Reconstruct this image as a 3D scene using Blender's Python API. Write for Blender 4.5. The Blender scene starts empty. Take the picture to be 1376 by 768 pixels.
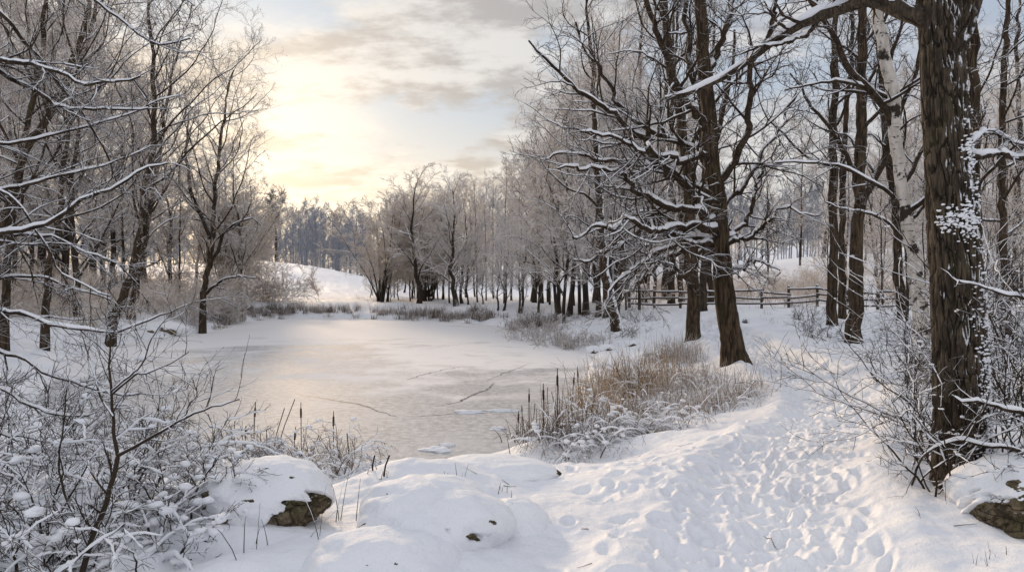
import bpy, math, random
import numpy as np
C = bpy.context.scene.collection
SC = bpy.context.scene
rs = np.random.RandomState
PI = math.pi
# ------------------------------------------------------------------ camera
F = 993.8                     # focal length in photo pixels (26 mm on 36 mm)
CZ = 3.0                      # eye height above the ice
HOR = 375.0                   # row of the horizon in the photo
PITCH = math.atan((384 - HOR) / F)
cam_d = bpy.data.cameras.new('camera'); cam = bpy.data.objects.new('camera', cam_d); C.objects.link(cam)
cam_d.lens = 26; cam_d.sensor_width = 36; cam_d.clip_start = 0.1; cam_d.clip_end = 3000
cam.location = (0, 0, CZ); cam.rotation_euler = (PI/2 - PITCH, 0, 0)
SC.camera = cam
def ray(px, py):
    x = (px - 688) / F; z = (384 - py) / F
    c, s = math.cos(PITCH), math.sin(PITCH)
    return np.array([x, c + z*s, -s + z*c])
def at(px, py, Y):
    d = ray(px, py); return d * (Y / d[1]) + np.array([0, 0, CZ])
# ------------------------------------------------------------------ noise
def _hash(ix, iy, seed):
    h = (ix.astype(np.int64)*374761393 + iy.astype(np.int64)*668265263 + seed*974711) & 0x7fffffff
    h = ((h ^ (h >> 13)) * 1274126177) & 0x7fffffff
    return ((h ^ (h >> 16)) & 0xffff) / 65535.0
def vnoise(x, y, seed=0):
    ix = np.floor(x); iy = np.floor(y); fx = x-ix; fy = y-iy
    fx = fx*fx*fx*(fx*(fx*6-15)+10); fy = fy*fy*fy*(fy*(fy*6-15)+10)
    ix = ix.astype(np.int64); iy = iy.astype(np.int64)
    a = _hash(ix,iy,seed); b = _hash(ix+1,iy,seed); c = _hash(ix,iy+1,seed); d = _hash(ix+1,iy+1,seed)
    return (a*(1-fx)+b*fx)*(1-fy) + (c*(1-fx)+d*fx)*fy*1.0 - 0.5
def fbm(x, y, o=4, seed=0):
    r = 0; a = 1.0
    for i in range(o):
        r = r + a*vnoise(x*(2**i)+i*17.3, y*(2**i)-i*9.1, seed+i); a *= 0.5
    return r
def sst(a, b, x):
    t = np.clip((x-a)/(b-a), 0, 1); return t*t*(3-2*t)
def catmull(pts, n):
    pts = np.asarray(pts, float)
    p = np.vstack([2*pts[0]-pts[1], pts, 2*pts[-1]-pts[-2]])
    seg = np.linalg.norm(np.diff(pts, axis=0), axis=1); cum = np.concatenate([[0], np.cumsum(seg)])
    s = np.linspace(0, cum[-1], n); k = np.clip(np.searchsorted(cum, s, side='right')-1, 0, len(seg)-1)
    t = ((s-cum[k])/np.maximum(seg[k], 1e-9))[:, None]
    p0, p1, p2, p3 = p[k], p[k+1], p[k+2], p[k+3]
    return 0.5*((2*p1)+(-p0+p2)*t+(2*p0-5*p1+4*p2-p3)*t*t+(-p0+3*p1-3*p2+p3)*t**3)
# ------------------------------------------------------------------ terrain
POND = [(-2.6,11.3),(-1.7,11.35),(-0.95,11.5),(-0.3,12.5),(0.15,13.3),(0.85,13.3),(1.3,15.4),(1.95,20.6),(2.7,25.9),(3.4,30.5),(2.2,33),
        (0.7,37.5),(0.2,44),(-2.4,50),(-7,54),(-12,56.2),(-17.5,56.2),(-19.2,51),(-17.4,41.5),(-17.9,36.5),(-17.7,31.5),
        (-15.5,26),(-12.7,20),(-10.1,16.0),(-6.9,13.3),(-5.0,12.5),(-3.7,12.1)]
pp = catmull(POND + [POND[0]], 170)[:-1]
SX0, SX1, SY0, SY1, SS = -60, 60, -12, 108, 0.25
gx = np.arange(SX0, SX1+SS, SS); gy = np.arange(SY0, SY1+SS, SS)
GX, GY = np.meshgrid(gx, gy)
def pond_sdf(X, Y):
    sh = X.shape; x = X.ravel(); y = Y.ravel(); best = np.full(x.shape, 1e9); ins = np.zeros(x.shape, bool)
    n = len(pp)
    for i in range(n):
        ax, ay = pp[i]; bx, by = pp[(i+1) % n]; ex, ey = bx-ax, by-ay
        t = np.clip(((x-ax)*ex+(y-ay)*ey)/(ex*ex+ey*ey+1e-12), 0, 1)
        d = (x-ax-t*ex)**2+(y-ay-t*ey)**2; best = np.minimum(best, d)
        c = ((ay > y) != (by > y)); ins ^= c & (x < (bx-ax)*(y-ay)/((by-ay) if by != ay else 1e-9)+ax)
    d = np.sqrt(best); return np.where(ins, -d, d).reshape(sh)
SDF = pond_sdf(GX, GY)
def bil(G, x0, y0, s, x, y):
    fx = np.clip((x-x0)/s, 0, G.shape[1]-1.001); fy = np.clip((y-y0)/s, 0, G.shape[0]-1.001)
    ix = fx.astype(int); iy = fy.astype(int); fx = fx-ix; fy = fy-iy
    return (G[iy,ix]*(1-fx)+G[iy,ix+1]*fx)*(1-fy)+(G[iy+1,ix]*(1-fx)+G[iy+1,ix+1]*fx)*fy
PATH = catmull([(0.7,0.5),(1.2,3.2),(1.85,5.2),(3.0,7.9),(4.75,10.9),(5.95,14.0),(6.3,17.0),(6.75,21),(7.6,26),(8.6,33),(10,41)], 240)
TRAIL = catmull([(-0.1,10.2),(0.7,8.9),(1.2,7.6),(1.5,6.2),(1.4,4.6)], 60)
# footprints rasterised on a 2 cm height map
FX0, FY0, FS = -4.0, 1.0, 0.02
FPM = np.zeros((1700, 850))
def stamp(x, y, ang, ln=0.17, wd=0.085, dp=0.07):
    R = int(0.4/FS); ix = int((x-FX0)/FS); iy = int((y-FY0)/FS)
    if ix-R < 0 or iy-R < 0 or ix+R+1 >= FPM.shape[1] or iy+R+1 >= FPM.shape[0]: return
    yy, xx = np.mgrid[-R:R+1, -R:R+1]*FS; c, s = math.cos(ang), math.sin(ang)
    u = (xx*c+yy*s)/ln; v = (-xx*s+yy*c)/wd; r = np.sqrt(u*u+v*v)
    h = -dp*(1-sst(0.25, 1.2, r)) + dp*0.22*np.exp(-((r-1.4)/0.32)**2)
    w = FPM[iy-R:iy+R+1, ix-R:ix+R+1]
    w[:] = np.where(h < 0, np.minimum(w*0.75, h)*1.0 + np.minimum(0, w)*0.15, w+h*0.7)
def walk(curve, lanes, r, dp, step=0.62):
    seg = np.linalg.norm(np.diff(curve, axis=0), axis=1); cum = np.concatenate([[0], np.cumsum(seg)])
    for off, dirn in lanes:
        s = r.uniform(0, 0.5); k = 0
        while s < cum[-1]:
            i = min(np.searchsorted(cum, s), len(curve)-2)
            t = curve[i+1]-curve[max(0, i-1)]; t = t/np.linalg.norm(t); nrm = np.array([-t[1], t[0]])
            p = curve[i] + nrm*(off + (0.11 if k % 2 else -0.11) + r.normal(0, 0.07)) + t*r.normal(0, 0.05)
            stamp(p[0], p[1], math.atan2(t[1], t[0]) + r.normal(0, 0.22) + (0 if dirn > 0 else PI), r.uniform(0.095,0.14), r.uniform(0.04,0.06), dp*r.uniform(0.5,1.3)*(1+max(0, p[1]-7)/14))
            s += step*r.uniform(0.75, 1.2); k += 1
r0 = rs(5)
walk(PATH, [(0.0,1),(0.18,1),(-0.2,-1),(0.38,1),(-0.4,1),(0.1,-1),(-0.1,1),(0.5,-1),(-0.55,-1),(0.27,-1),(-0.3,1),(0.05,1),(-0.05,-1),(0.33,1),(-0.48,1)], r0, 0.06, 0.5)
walk(PATH, [(0.72,1)], r0, 0.06)
walk(catmull([(0.2,2.5),(0.7,4.2),(0.9,5.6),(1.5,7.2),(2.6,9.2)], 60), [(0,1),(0.3,-1)], r0, 0.06)
walk(TRAIL, [(0,1),(0.35,-1),(-0.5,1)], r0, 0.06)
walk(catmull([(2.2,9.5),(1.2,9.2),(0.2,10.4),(-0.4,10.9)], 40), [(0,1),(0.3,1)], r0, 0.05)
walk(catmull([(6.9,15.5),(8.2,18),(9.6,21),(10.6,24)], 40), [(0,1),(0.4,-1)], r0, 0.06)
for k in range(1900):
    i = int(r0.rand()*170); t = PATH[i+1]-PATH[i]; t = t/np.linalg.norm(t); p = PATH[i]+np.array([-t[1], t[0]])*np.clip(r0.normal(0, .3), -.7, .7)+t*r0.uniform(0, .15)
    stamp(p[0], p[1], math.atan2(t[1], t[0])+r0.normal(0, .5), r0.uniform(.04,.10), r0.uniform(.025,.045), r0.uniform(.012,.035))
for k in range(130):
    a = r0.rand()*len(TRAIL); p = TRAIL[int(a) % len(TRAIL)] + r0.normal(0, 0.5, 2); stamp(p[0], p[1], r0.rand()*6, 0.1, 0.09, 0.03)
BUMPS = [(-0.85,6.9,0.24,0.75,0.6),(-0.35,6.6,0.12,0.7,0.6),(-0.75,4.6,0.10,0.6,0.5),(-1.3,6.6,0.08,0.5,0.4),(-0.1,10.9,0.07,1.0,0.55),(0.55,11.5,0.18,0.9,0.6),
         (1.55,10.6,0.15,0.8,0.45),(1.2,11.9,0.25,0.7,0.6),(2.1,12.2,0.22,0.8,0.6),(-1.4,9.0,0.16,0.7,0.5),(-2.1,8.6,0.16,0.6,0.5),(4.5,6.0,0.12,0.8,0.6),(0.2,8.6,0.1,0.7,0.4),(-2.5,4.6,0.16,0.4,0.35),(-1.9,5.0,0.14,0.35,0.3),(-3.2,5.2,0.18,0.45,0.4),(-2.2,5.6,0.15,0.4,0.3),(-2.7,6.3,0.16,0.4,0.4),(-1.7,4.2,0.12,0.3,0.3),(-3.6,6.6,0.18,0.5,0.4),
         (3.25,6.55,0.12,0.5,0.5),(5.65,19.4,0.16,0.7,0.7),(-1.6,10.6,0.15,0.5,0.3),(-0.95,10.85,0.12,0.4,0.3),(-2.3,10.5,0.15,0.5,0.4)]
def height(x, y, fine=True):
    x = np.asarray(x, float); y = np.asarray(y, float)
    d = bil(SDF, SX0, SY0, SS, x, y)
    d = d + 0.22*vnoise(x*1.3, y*1.3, 3) + 0.10*vnoise(x*3.7, y*3.7, 4)
    r = np.hypot(x, y)
    right = 1/(1+np.exp(-(x+1.0)/2.0)); near = np.exp(-(r/9.0)**2)
    E = 0.95 + 0.35*np.maximum(right, near)*np.exp(-np.maximum(0, y-45)/40)
    w = (6.2 - 1.4*sst(40, 50, y))*(1-0.55*sst(-7, -12, x)*(1-sst(44, 50, y)))
    lip = np.where(y < 24, 0.16, 0.22)
    h = -0.45*(1-sst(-0.5, 0.02, d)) + lip*sst(-0.05, 0.35, d) + (E-lip)*sst(0.15, w, d)
    out = sst(0.3, 4, d)
    h = h + out*(0.22*fbm(x*0.22, y*0.22, 3, 11))
    h = h + sst(0.05, 1.5, d)*(0.10*fbm(x*0.9, y*0.9, 3, 21))
    h = h - 0.28*sst(3, 9, d)*np.exp(-((x-6)/5.0)**2-((y-18)/8.0)**2)
    # hills beyond
    h = h + 4.3*np.exp(-((x+34)/17.0)**2-((y-104)/22.0)**2)
    h = h + 2.1*np.exp(-((x+50)/26.0)**2-((y-78)/16.0)**2)
    h = h + 5.2*sst(52, 98, y)*sst(6, 46, x)
    h = h + 0.8*sst(28, 60, -x)*sst(10, 40, y)
    h = h + 2.6*np.exp(-((x+46)/16.0)**2-((y-58)/14.0)**2)
    h = h + sst(120, 320, r)*(7+8*fbm(x*0.01, y*0.01, 2, 77))
    if fine:
        for bx, by, bh, sx, sy in BUMPS:
            q = ((x-bx)/sx)**2+((y-by)/sy)**2
            h = h + np.where(q < 9, bh*np.exp(-q**1.25), 0)*sst(-0.05, 0.4, d)
        m = sst(0.1, 0.8, d)
        dp = np.full(x.shape, 9.0); near = (r < 36) & (x > -5) & (x < 14) & (y > 0)
        if near.any():
            xs, ys = x[near], y[near]; b = np.full(xs.shape, 9.0)
            for i in range(0, len(PATH), 3): b = np.minimum(b, np.hypot(xs-PATH[i,0], ys-PATH[i,1]))
            dp[near] = b
        belt = 1-sst(0.35, 0.95, dp)
        h = h + m*(-0.10*belt + 0.04*np.exp(-((dp-0.9)/0.22)**2))*(1+np.clip((r-8)/12, 0, 1))
        h = h + m*belt*(0.035*fbm(x*5.5, y*5.5, 3, 51))*(r < 60)
        h = h + m*(0.012*fbm(x*8, y*8, 2, 61)*(r < 30)+0.035*fbm(x*2.6, y*2.6, 3, 31)+0.05*np.maximum(0, vnoise(x*1.7, y*1.7, 41)))*(r < 90)
        fm = bil(FPM, FX0, FY0, FS, x, y)
        inside = (x > FX0+.1) & (x < FX0+FPM.shape[1]*FS-.1) & (y > FY0+.1) & (y < FY0+FPM.shape[0]*FS-.1)
        h = h + np.where(inside, fm, 0)*m
    return h
def H1(x, y): return float(height(np.array([x]), np.array([y]))[0])
_ys = np.exp(np.linspace(math.log(2.5), math.log(170), 2600))
def ground(px, py, ymin=0.0):
    d = ray(px, py); P = d[None]*(_ys/d[1])[:, None]; z = P[:, 2]+CZ
    g = np.maximum(height(P[:, 0], P[:, 1]), 0.0)
    k = np.where((z < g) & (_ys > ymin))[0]
    if len(k) == 0: return np.array([P[-1,0], P[-1,1], g[-1]])
    k = k[0]; return np.array([P[k,0], P[k,1], g[k]])
# ------------------------------------------------------------------ mesh building
def mesh_from(name, V, Fq, mat, smooth=True, Ft=None):
    me = bpy.data.meshes.new(name); V = np.asarray(V, np.float32); nq = 0 if Fq is None else len(Fq); nt = 0 if Ft is None else len(Ft)
    me.vertices.add(len(V)); me.vertices.foreach_set('co', V.ravel())
    nl = nq*4+nt*3; me.loops.add(nl); me.polygons.add(nq+nt)
    parts = []
    if nq: parts.append(np.asarray(Fq, np.int32).ravel())
    if nt: parts.append(np.asarray(Ft, np.int32).ravel())
    me.loops.foreach_set('vertex_index', np.concatenate(parts))
    st = np.concatenate([np.arange(nq, dtype=np.int32)*4, nq*4+np.arange(nt, dtype=np.int32)*3])
    me.polygons.foreach_set('loop_start', st)
    if smooth: me.polygons.foreach_set('use_smooth', np.ones(nq+nt, bool))
    me.update(calc_edges=True); me.validate()
    me.materials.append(mat); return me
def link(name, me, parent=None, loc=(0,0,0), rot=(0,0,0), sc=1.0):
    o = bpy.data.objects.new(name, me); C.objects.link(o); o.location = loc; o.rotation_euler = rot
    o.scale = (sc,)*3 if not hasattr(sc, '__len__') else sc
    if parent is not None: o.parent = parent
    return o
def tag(o, label=None, cat=None, group=None, kind=None):
    if label: o['label'] = label
    if cat: o['category'] = cat
    if group: o['group'] = group
    if kind: o['kind'] = kind
    return o
def empty(name, loc, label, cat, group=None, rz=0, sc=1.0):
    o = link(name, None, None, loc, (0,0,rz), sc); o.empty_display_size = 0.2
    return tag(o, label, cat, group)
class MB:
    def __init__(s): s.V = []; s.F = []; s.n = 0
    def add(s, V, Fq):
        s.V.append(V); s.F.append(Fq+s.n); s.n += len(V)
    def tubes(s, P, R, k=4, cap=False):
        """P (B,S,3) centre lines, R (B,S) radii"""
        P = np.asarray(P, float); R = np.asarray(R, float)
        if P.ndim == 2: P = P[None]; R = R[None]
        B, S, _ = P.shape
        if B == 0: return
        T = np.empty_like(P); T[:, 1:-1] = P[:, 2:]-P[:, :-2]; T[:, 0] = P[:, 1]-P[:, 0]; T[:, -1] = P[:, -1]-P[:, -2]
        T /= np.linalg.norm(T, axis=2, keepdims=True)+1e-12
        m = T.mean(axis=1); a = np.abs(m); ref = np.zeros_like(m); ref[np.arange(B), np.argmin(a, axis=1)] = 1
        U = np.cross(T, ref[:, None, :]); U /= np.linalg.norm(U, axis=2, keepdims=True)+1e-12
        W = np.cross(T, U); th = np.arange(k)*2*PI/k
        V = P[:, :, None, :] + R[:, :, None, None]*(U[:, :, None, :]*np.cos(th)[None, None, :, None]+W[:, :, None, :]*np.sin(th)[None, None, :, None])
        idx = np.arange(B*S*k).reshape(B, S, k)
        a0 = idx[:, :-1]; b0 = np.roll(a0, -1, axis=2); a1 = idx[:, 1:]; b1 = np.roll(a1, -1, axis=2)
        s.add(V.reshape(-1, 3), np.stack([a0, b0, b1, a1], axis=-1).reshape(-1, 4))
    def build(s, name, mat, parent=None, smooth=True, origin=(0,0,0), loc=(0,0,0)):
        V = np.concatenate(s.V)-np.asarray(origin)[None]; Fq = np.concatenate(s.F)
        return link(name, mesh_from(name, V, Fq, mat, smooth), parent, loc)
def nrmz(v): return v/(np.linalg.norm(v, axis=-1, keepdims=True)+1e-12)
def grow(P, R, n, t0, t1, ang, dang, lr, lfall, rr, S, wander, trop, r, taper=0.2, rmin=0.002, lmin=0.0, labs=None, flat=0.0, tropend=None):
    B, Sp, _ = P.shape; L = np.linalg.norm(np.diff(P, axis=1), axis=2).sum(1)
    nn = n if hasattr(n, '__len__') else np.full(B, n); tot = int(np.sum(nn))
    idx = np.repeat(np.arange(B), nn)
    k0 = np.concatenate([np.arange(q) for q in nn]); t = t0+(t1-t0)*(k0+r.rand(tot))/np.repeat(np.maximum(nn, 1), nn)
    f = t*(Sp-1); i = np.minimum(f.astype(int), Sp-2); u = (f-i)[:, None]
    p = P[idx, i]*(1-u)+P[idx, i+1]*u; rad = R[idx, i]*(1-u[:, 0])+R[idx, i+1]*u[:, 0]
    T = nrmz(P[idx, i+1]-P[idx, i]); rv = r.normal(size=(tot, 3)); rv[:, 2] *= (1-flat)
    perp = nrmz(rv-T*np.sum(rv*T, axis=1, keepdims=True)); a = np.radians(ang+dang*r.normal(size=tot))[:, None]
    D = nrmz(T*np.cos(a)+perp*np.sin(a))
    ln = (L[idx]*lr if labs is None else np.full(tot, labs))*(1-lfall*t)*r.uniform(0.65, 1.25, tot); ln = np.maximum(ln, lmin)
    r_0 = np.maximum(np.minimum(rad*rr, rad*0.9), rmin)
    out = np.empty((tot, S, 3)); out[:, 0] = p
    for s in range(1, S):
        D = D+wander*r.normal(size=(tot, 3)); tz = trop if tropend is None else trop+(tropend-trop)*s/(S-1)
        D[:, 2] += tz; D = nrmz(D); out[:, s] = out[:, s-1]+D*(ln/(S-1))[:, None]
    tt = np.linspace(0, 1, S)[None]; RR = r_0[:, None]*(1-(1-taper)*tt)
    return out, np.maximum(RR, rmin*0.5)
def ridge(mb, P, R, thick, r, k=5, steep=0.8, lift=0.5, gap=0.25, cap=2.6):
    """snow lying along the top of branches"""
    P = np.asarray(P, float)
    if P.ndim == 2: P = P[None]; R = np.asarray(R)[None]
    T = np.gradient(P, axis=1); T = nrmz(T); hz = np.sqrt(np.clip(1-T[..., 2]**2, 0, 1))
    w = np.clip((hz-(1-steep))/steep, 0, 1)**0.7
    n = r.rand(*R.shape); g_ = np.where(n < gap, 0.15, 0.65+0.7*r.rand(*R.shape)); g_[:, 1:-1] = 0.5*g_[:, 1:-1]+0.25*(g_[:, 2:]+g_[:, :-2]); w = w*g_; thick = np.minimum(thick, R*cap)
    rad = (R*0.52+thick*0.30)*w+0.0004
    c = P.copy(); c[..., 2] += (R*0.72+thick*0.16)*w
    rad[:, -1] *= 0.4; rad[:, 0] *= 0.6
    mb.tubes(c, rad, k)
_ico = None
def blob_mesh(sub):
    import bmesh
    bm = bmesh.new(); bmesh.ops.create_icosphere(bm, subdivisions=sub, radius=1); bm.verts.ensure_lookup_table()
    V = np.array([v.co[:] for v in bm.verts]); T = np.array([[v.index for v in f.verts] for f in bm.faces]); bm.free(); return V, T
def quadsphere(n):
    """sphere made of quads"""
    Vs = []; Fs = []; o = 0
    g = np.linspace(-1, 1, n+1); A, B_ = np.meshgrid(np.tan(g*PI/4), np.tan(g*PI/4), indexing='ij')
    for ax in range(3):
        for sg in (1, -1):
            p = np.empty(A.shape+(3,)); p[..., ax] = sg; p[..., (ax+1) % 3] = A*sg; p[..., (ax+2) % 3] = B_
            Vs.append(nrmz(p).reshape(-1, 3)); i = np.arange((n+1)**2).reshape(n+1, n+1)+o
            Fs.append(np.stack([i[:-1,:-1], i[1:,:-1], i[1:,1:], i[:-1,1:]], -1).reshape(-1, 4)); o += (n+1)**2
    V = np.concatenate(Vs); Fq = np.concatenate(Fs)
    key = np.round(V, 5); _, ui, inv = np.unique(key, axis=0, return_index=True, return_inverse=True); inv = inv.ravel()
    return V[ui], inv[Fq]
QS2 = quadsphere(2); QS3 = quadsphere(4)
def blobs(mb, pts, rad, r, squash=0.6, qs=None):
    V, Fq = qs or QS2; n = len(pts)
    if n == 0: return
    s = rad[:, None, None]*np.stack([r.uniform(.8,1.4,n), r.uniform(.8,1.4,n), np.full(n, squash)], -1)[:, None, :]
    VV = pts[:, None, :]+V[None]*s*(1+0.15*r.normal(size=(n, len(V), 1)))
    FF = (Fq[None]+(np.arange(n)*len(V))[:, None, None]).reshape(-1, 4)
    mb.add(VV.reshape(-1, 3), FF)
# ------------------------------------------------------------------ materials
def new_mat(name):
    m = bpy.data.materials.new(name); m.use_nodes = True; nt = m.node_tree; nt.nodes.clear()
    out = nt.nodes.new('ShaderNodeOutputMaterial'); b = nt.nodes.new('ShaderNodeBsdfPrincipled'); nt.links.new(b.outputs[0], out.inputs[0])
    b.inputs['Roughness'].default_value = 0.85; b.inputs['Specular IOR Level'].default_value = 0.15
    return m, nt, b
class N:
    """small node builder"""
    def __init__(s, nt): s.nt = nt
    def n(s, t, **kw):
        x = s.nt.nodes.new(t)
        for k, v in kw.items(): setattr(x, k, v)
        return x
    def l(s, a, b): s.nt.links.new(a, b)
    def set(s, sock, v):
        if hasattr(v, 'links') or hasattr(v, 'is_linked'): s.l(v, sock)
        else: sock.default_value = v
    def math(s, op, a, b=None, clamp=False):
        x = s.n('ShaderNodeMath', operation=op, use_clamp=clamp); s.set(x.inputs[0], a)
        if b is not None: s.set(x.inputs[1], b)
        return x.outputs[0]
    def rng(s, v, a, b, c=0.0, d=1.0, smooth=True):
        x = s.n('ShaderNodeMapRange'); x.interpolation_type = 'SMOOTHSTEP' if smooth else 'LINEAR'
        s.set(x.inputs[0], v)
        for i, q in enumerate((a, b, c, d)): x.inputs[i+1].default_value = q
        return x.outputs[0]
    def mix(s, f, a, b):
        x = s.n('ShaderNodeMix', data_type='RGBA'); s.set(x.inputs[0], f); s.set(x.inputs[6], a); s.set(x.inputs[7], b); return x.outputs[2]
    def noise(s, vec, scale, detail=4, rough=0.55, out=0):
        x = s.n('ShaderNodeTexNoise'); s.l(vec, x.inputs['Vector']); x.inputs['Scale'].default_value = scale; x.inputs['Detail'].default_value = detail; x.inputs['Roughness'].default_value = rough
        return x.outputs[out]
    def mapping(s, vec, scale=(1,1,1), loc=(0,0,0)):
        x = s.n('ShaderNodeMapping'); s.l(vec, x.inputs[0]); x.inputs['Scale'].default_value = scale; x.inputs['Location'].default_value = loc; return x.outputs[0]
    def dot(s, a, v):
        x = s.n('ShaderNodeVectorMath', operation='DOT_PRODUCT'); s.l(a, x.inputs[0]); x.inputs[1].default_value = v; return x.outputs['Value']
    def bump(s, h, dist, strength=1.0):
        x = s.n('ShaderNodeBump'); s.l(h, x.inputs['Height']); x.inputs['Distance'].default_value = dist; x.inputs['Strength'].default_value = strength; return x.outputs[0]
SNOW = (0.86, 0.87, 0.90, 1)
def snow_mat(name='snow', bs=1.0, grain=True, litter=False):
    m, nt, b = new_mat(name); q = N(nt); co = q.n('ShaderNodeNewGeometry').outputs['Position']
    n1 = q.noise(co, 0.7, 4); n2 = q.noise(co, 14, 4, 0.6)
    col = q.mix(q.rng(n1, 0.3, 0.7), (0.80,0.815,0.855,1), (0.885,0.89,0.905,1))
    col = q.mix(q.math('MULTIPLY', q.rng(n2, 0.5, 0.8), 0.12), col, (0.74,0.76,0.81,1))
    if litter:
        n3 = q.noise(co, 26, 3, 0.7); n4 = q.noise(co, 0.35, 3)
        f = q.math('MULTIPLY', q.rng(n3, 0.70, 0.76), q.rng(n4, 0.48, 0.62))
        col = q.mix(q.math('MULTIPLY', f, 0.75), col, (0.13,0.10,0.075,1))
    q.l(col, b.inputs['Base Color']); b.inputs['Roughness'].default_value = 0.65; b.inputs['Specular IOR Level'].default_value = 0.25
    h = q.math('ADD', q.math('MULTIPLY', q.noise(co, 9, 5, 0.6), 1.0), q.math('MULTIPLY', q.noise(co, 70, 3, 0.7), 0.22))
    q.l(q.bump(h, 0.030*bs, 0.9), b.inputs['Normal']); return m
def bark_mat(name, col, col2, top=0.5, side=0.0, scale=1.0, frost=0.0, bump=0.02, moss=0.0, fur=(14,14,2.2), furrow=False, sdir=(0.9,-0.15,0.4)):
    """bark with snow lying on upward faces, and wind-packed snow on the +x side"""
    m, nt, b = new_mat(name); q = N(nt); g = q.n('ShaderNodeNewGeometry'); tc = q.n('ShaderNodeTexCoord').outputs['Object']
    st = q.mapping(tc, tuple(f*scale for f in fur)); n1 = q.noise(st, 1.0, 6, 0.65); n2 = q.noise(tc, 3.0*scale, 3); nf = q.noise(tc, 22*scale, 4, 0.65)
    c = q.mix(q.rng(n1, 0.35, 0.68), col, col2); c = q.mix(q.math('MULTIPLY', q.rng(n2, 0.4, 0.7), 0.5), c, (col[0]*0.6, col[1]*0.6, col[2]*0.6, 1))
    if furrow: at_ = q.n('ShaderNodeAttribute', attribute_name='furrow').outputs['Fac']; c = q.mix(q.math('MULTIPLY', q.rng(at_, 0.6, 0.1), 0.8), c, (col[0]*.35, col[1]*.35, col[2]*.35, 1))
    if moss: c = q.mix(q.math('MULTIPLY', q.rng(q.noise(tc, 1.6*scale, 4), 0.5, 0.7), moss), c, (0.075,0.075,0.03,1))
    nz = q.dot(g.outputs['Normal'], (0,0,1)); f = q.rng(q.math('ADD', nz, q.math('MULTIPLY', q.math('SUBTRACT', nf, 0.5), 0.9)), top, top+0.3)
    if side:
        ns = q.dot(g.outputs['Normal'], sdir); mm = q.math('ADD', q.math('MULTIPLY', q.rng(ns, -0.1, 0.9, 0, 1, False), side), q.math('MULTIPLY', q.math('SUBTRACT', q.noise(tc, 4.5*scale, 6, 0.7), 0.5), 2.0))
        f = q.math('MAXIMUM', f, q.rng(mm, 0.55, 0.68))
    if frost: f = q.math('MAXIMUM', f, q.math('MULTIPLY', q.rng(nf, 0.35, 0.65), frost))
    q.l(q.mix(f, c, SNOW), b.inputs['Base Color'])
    hh = q.math('ADD', n1, q.math('MULTIPLY', f, 0.8)); q.l(q.bump(hh, bump, 1.0), b.inputs['Normal']); return m
def twig_mat(name, col, snow=SNOW, a=0.0, w=0.5, frost=0.0):
    m, nt, b = new_mat(name); q = N(nt); g = q.n('ShaderNodeNewGeometry'); tc = q.n('ShaderNodeTexCoord').outputs['Object']
    n = q.noise(tc, 2.2, 3); nz = q.dot(g.outputs['Normal'], (0,0,1))
    f = q.rng(q.math('ADD', nz, q.math('MULTIPLY', q.math('SUBTRACT', n, 0.5), 1.1)), a, a+w)
    if frost: f = q.math('MAXIMUM', f, frost)
    q.l(q.mix(f, col, snow), b.inputs['Base Color']); b.inputs['Roughness'].default_value = 0.9; b.inputs['Specular IOR Level'].default_value = 0.05; return m
M = {}
M['snow'] = snow_mat('snow', 1.0); M['ground'] = snow_mat('snow_ground', 1.0, litter=True); M['load'] = snow_mat('snow_load', 0.5); M['rime_load'] = snow_mat('rime_load', 0.3)
M['bark_big'] = bark_mat('oak_bark', (0.040,0.031,0.023,1), (0.150,0.113,0.078,1), 0.75, 0.58, 1.7, bump=0.035, moss=0.25, fur=(26,26,5), furrow=True, sdir=(0.72,-0.62,0.35))
M['bark'] = bark_mat('dark_bark', (0.030,0.021,0.014,1), (0.115,0.079,0.050,1), 0.45, 0.30, 1.0, moss=0.2, furrow=True)
M['bark_lean'] = bark_mat('snow_plastered_bark', (0.030,0.021,0.014,1), (0.115,0.079,0.050,1), 0.4, 0.85, 1.0, furrow=True)
M['bark_mid'] = bark_mat('wood_bark', (0.026,0.020,0.016,1), (0.085,0.064,0.047,1), 0.3, 0.30, 0.7)
M['bark_far'] = bark_mat('frost_haze_far_bark', (0.085,0.09,0.105,1), (0.15,0.155,0.17,1), 0.2, 0.1, 0.5, frost=0.25)  # bluish grey paints distance haze into the bark, over real frost
M['limb'] = bark_mat('limb_bark', (0.022,0.015,0.010,1), (0.075,0.052,0.034,1), 0.35, 0.0, 1.5, bump=0.008, fur=(10,10,10))
M['twig'] = twig_mat('dark_twig', (0.050,0.037,0.028,1), SNOW, 0.40, 0.4)
M['twig_mid'] = twig_mat('frosted_twig', (0.50,0.40,0.31,1), (0.90,0.845,0.79,1), -0.36, 0.6)
M['twig_gold'] = twig_mat('rime_gold_twig', (0.48,0.38,0.285,1), (0.84,0.78,0.71,1), -0.45, 0.6)
M['twig_white'] = twig_mat('white_rime_twig', (0.55,0.49,0.44,1), (0.88,0.85,0.83,1), -0.5, 0.6)
M['twig_left'] = twig_mat('left_wood_twig', (0.27,0.21,0.16,1), (0.88,0.83,0.79,1), -0.22, 0.5)
M['twig_far'] = twig_mat('frost_haze_far_twig', (0.22,0.23,0.26,1), (0.52,0.54,0.60,1), -0.1, 0.7)  # distance haze painted into both twig and frost colours
M['fence'] = bark_mat('weathered_wood', (0.055,0.042,0.032,1), (0.12,0.095,0.075,1), 0.45, 0.1, 1.5, bump=0.01)
M['reed'] = twig_mat('dry_reed', (0.40,0.285,0.165,1), SNOW, 0.30, 0.4)
M['reed_dark'] = twig_mat('dry_reed_dark', (0.12,0.085,0.055,1), SNOW, 0.3, 0.4)
M['grass'] = twig_mat('frosted_grass', (0.30,0.24,0.19,1), (0.80,0.78,0.78,1), -0.1, 0.6)
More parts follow.
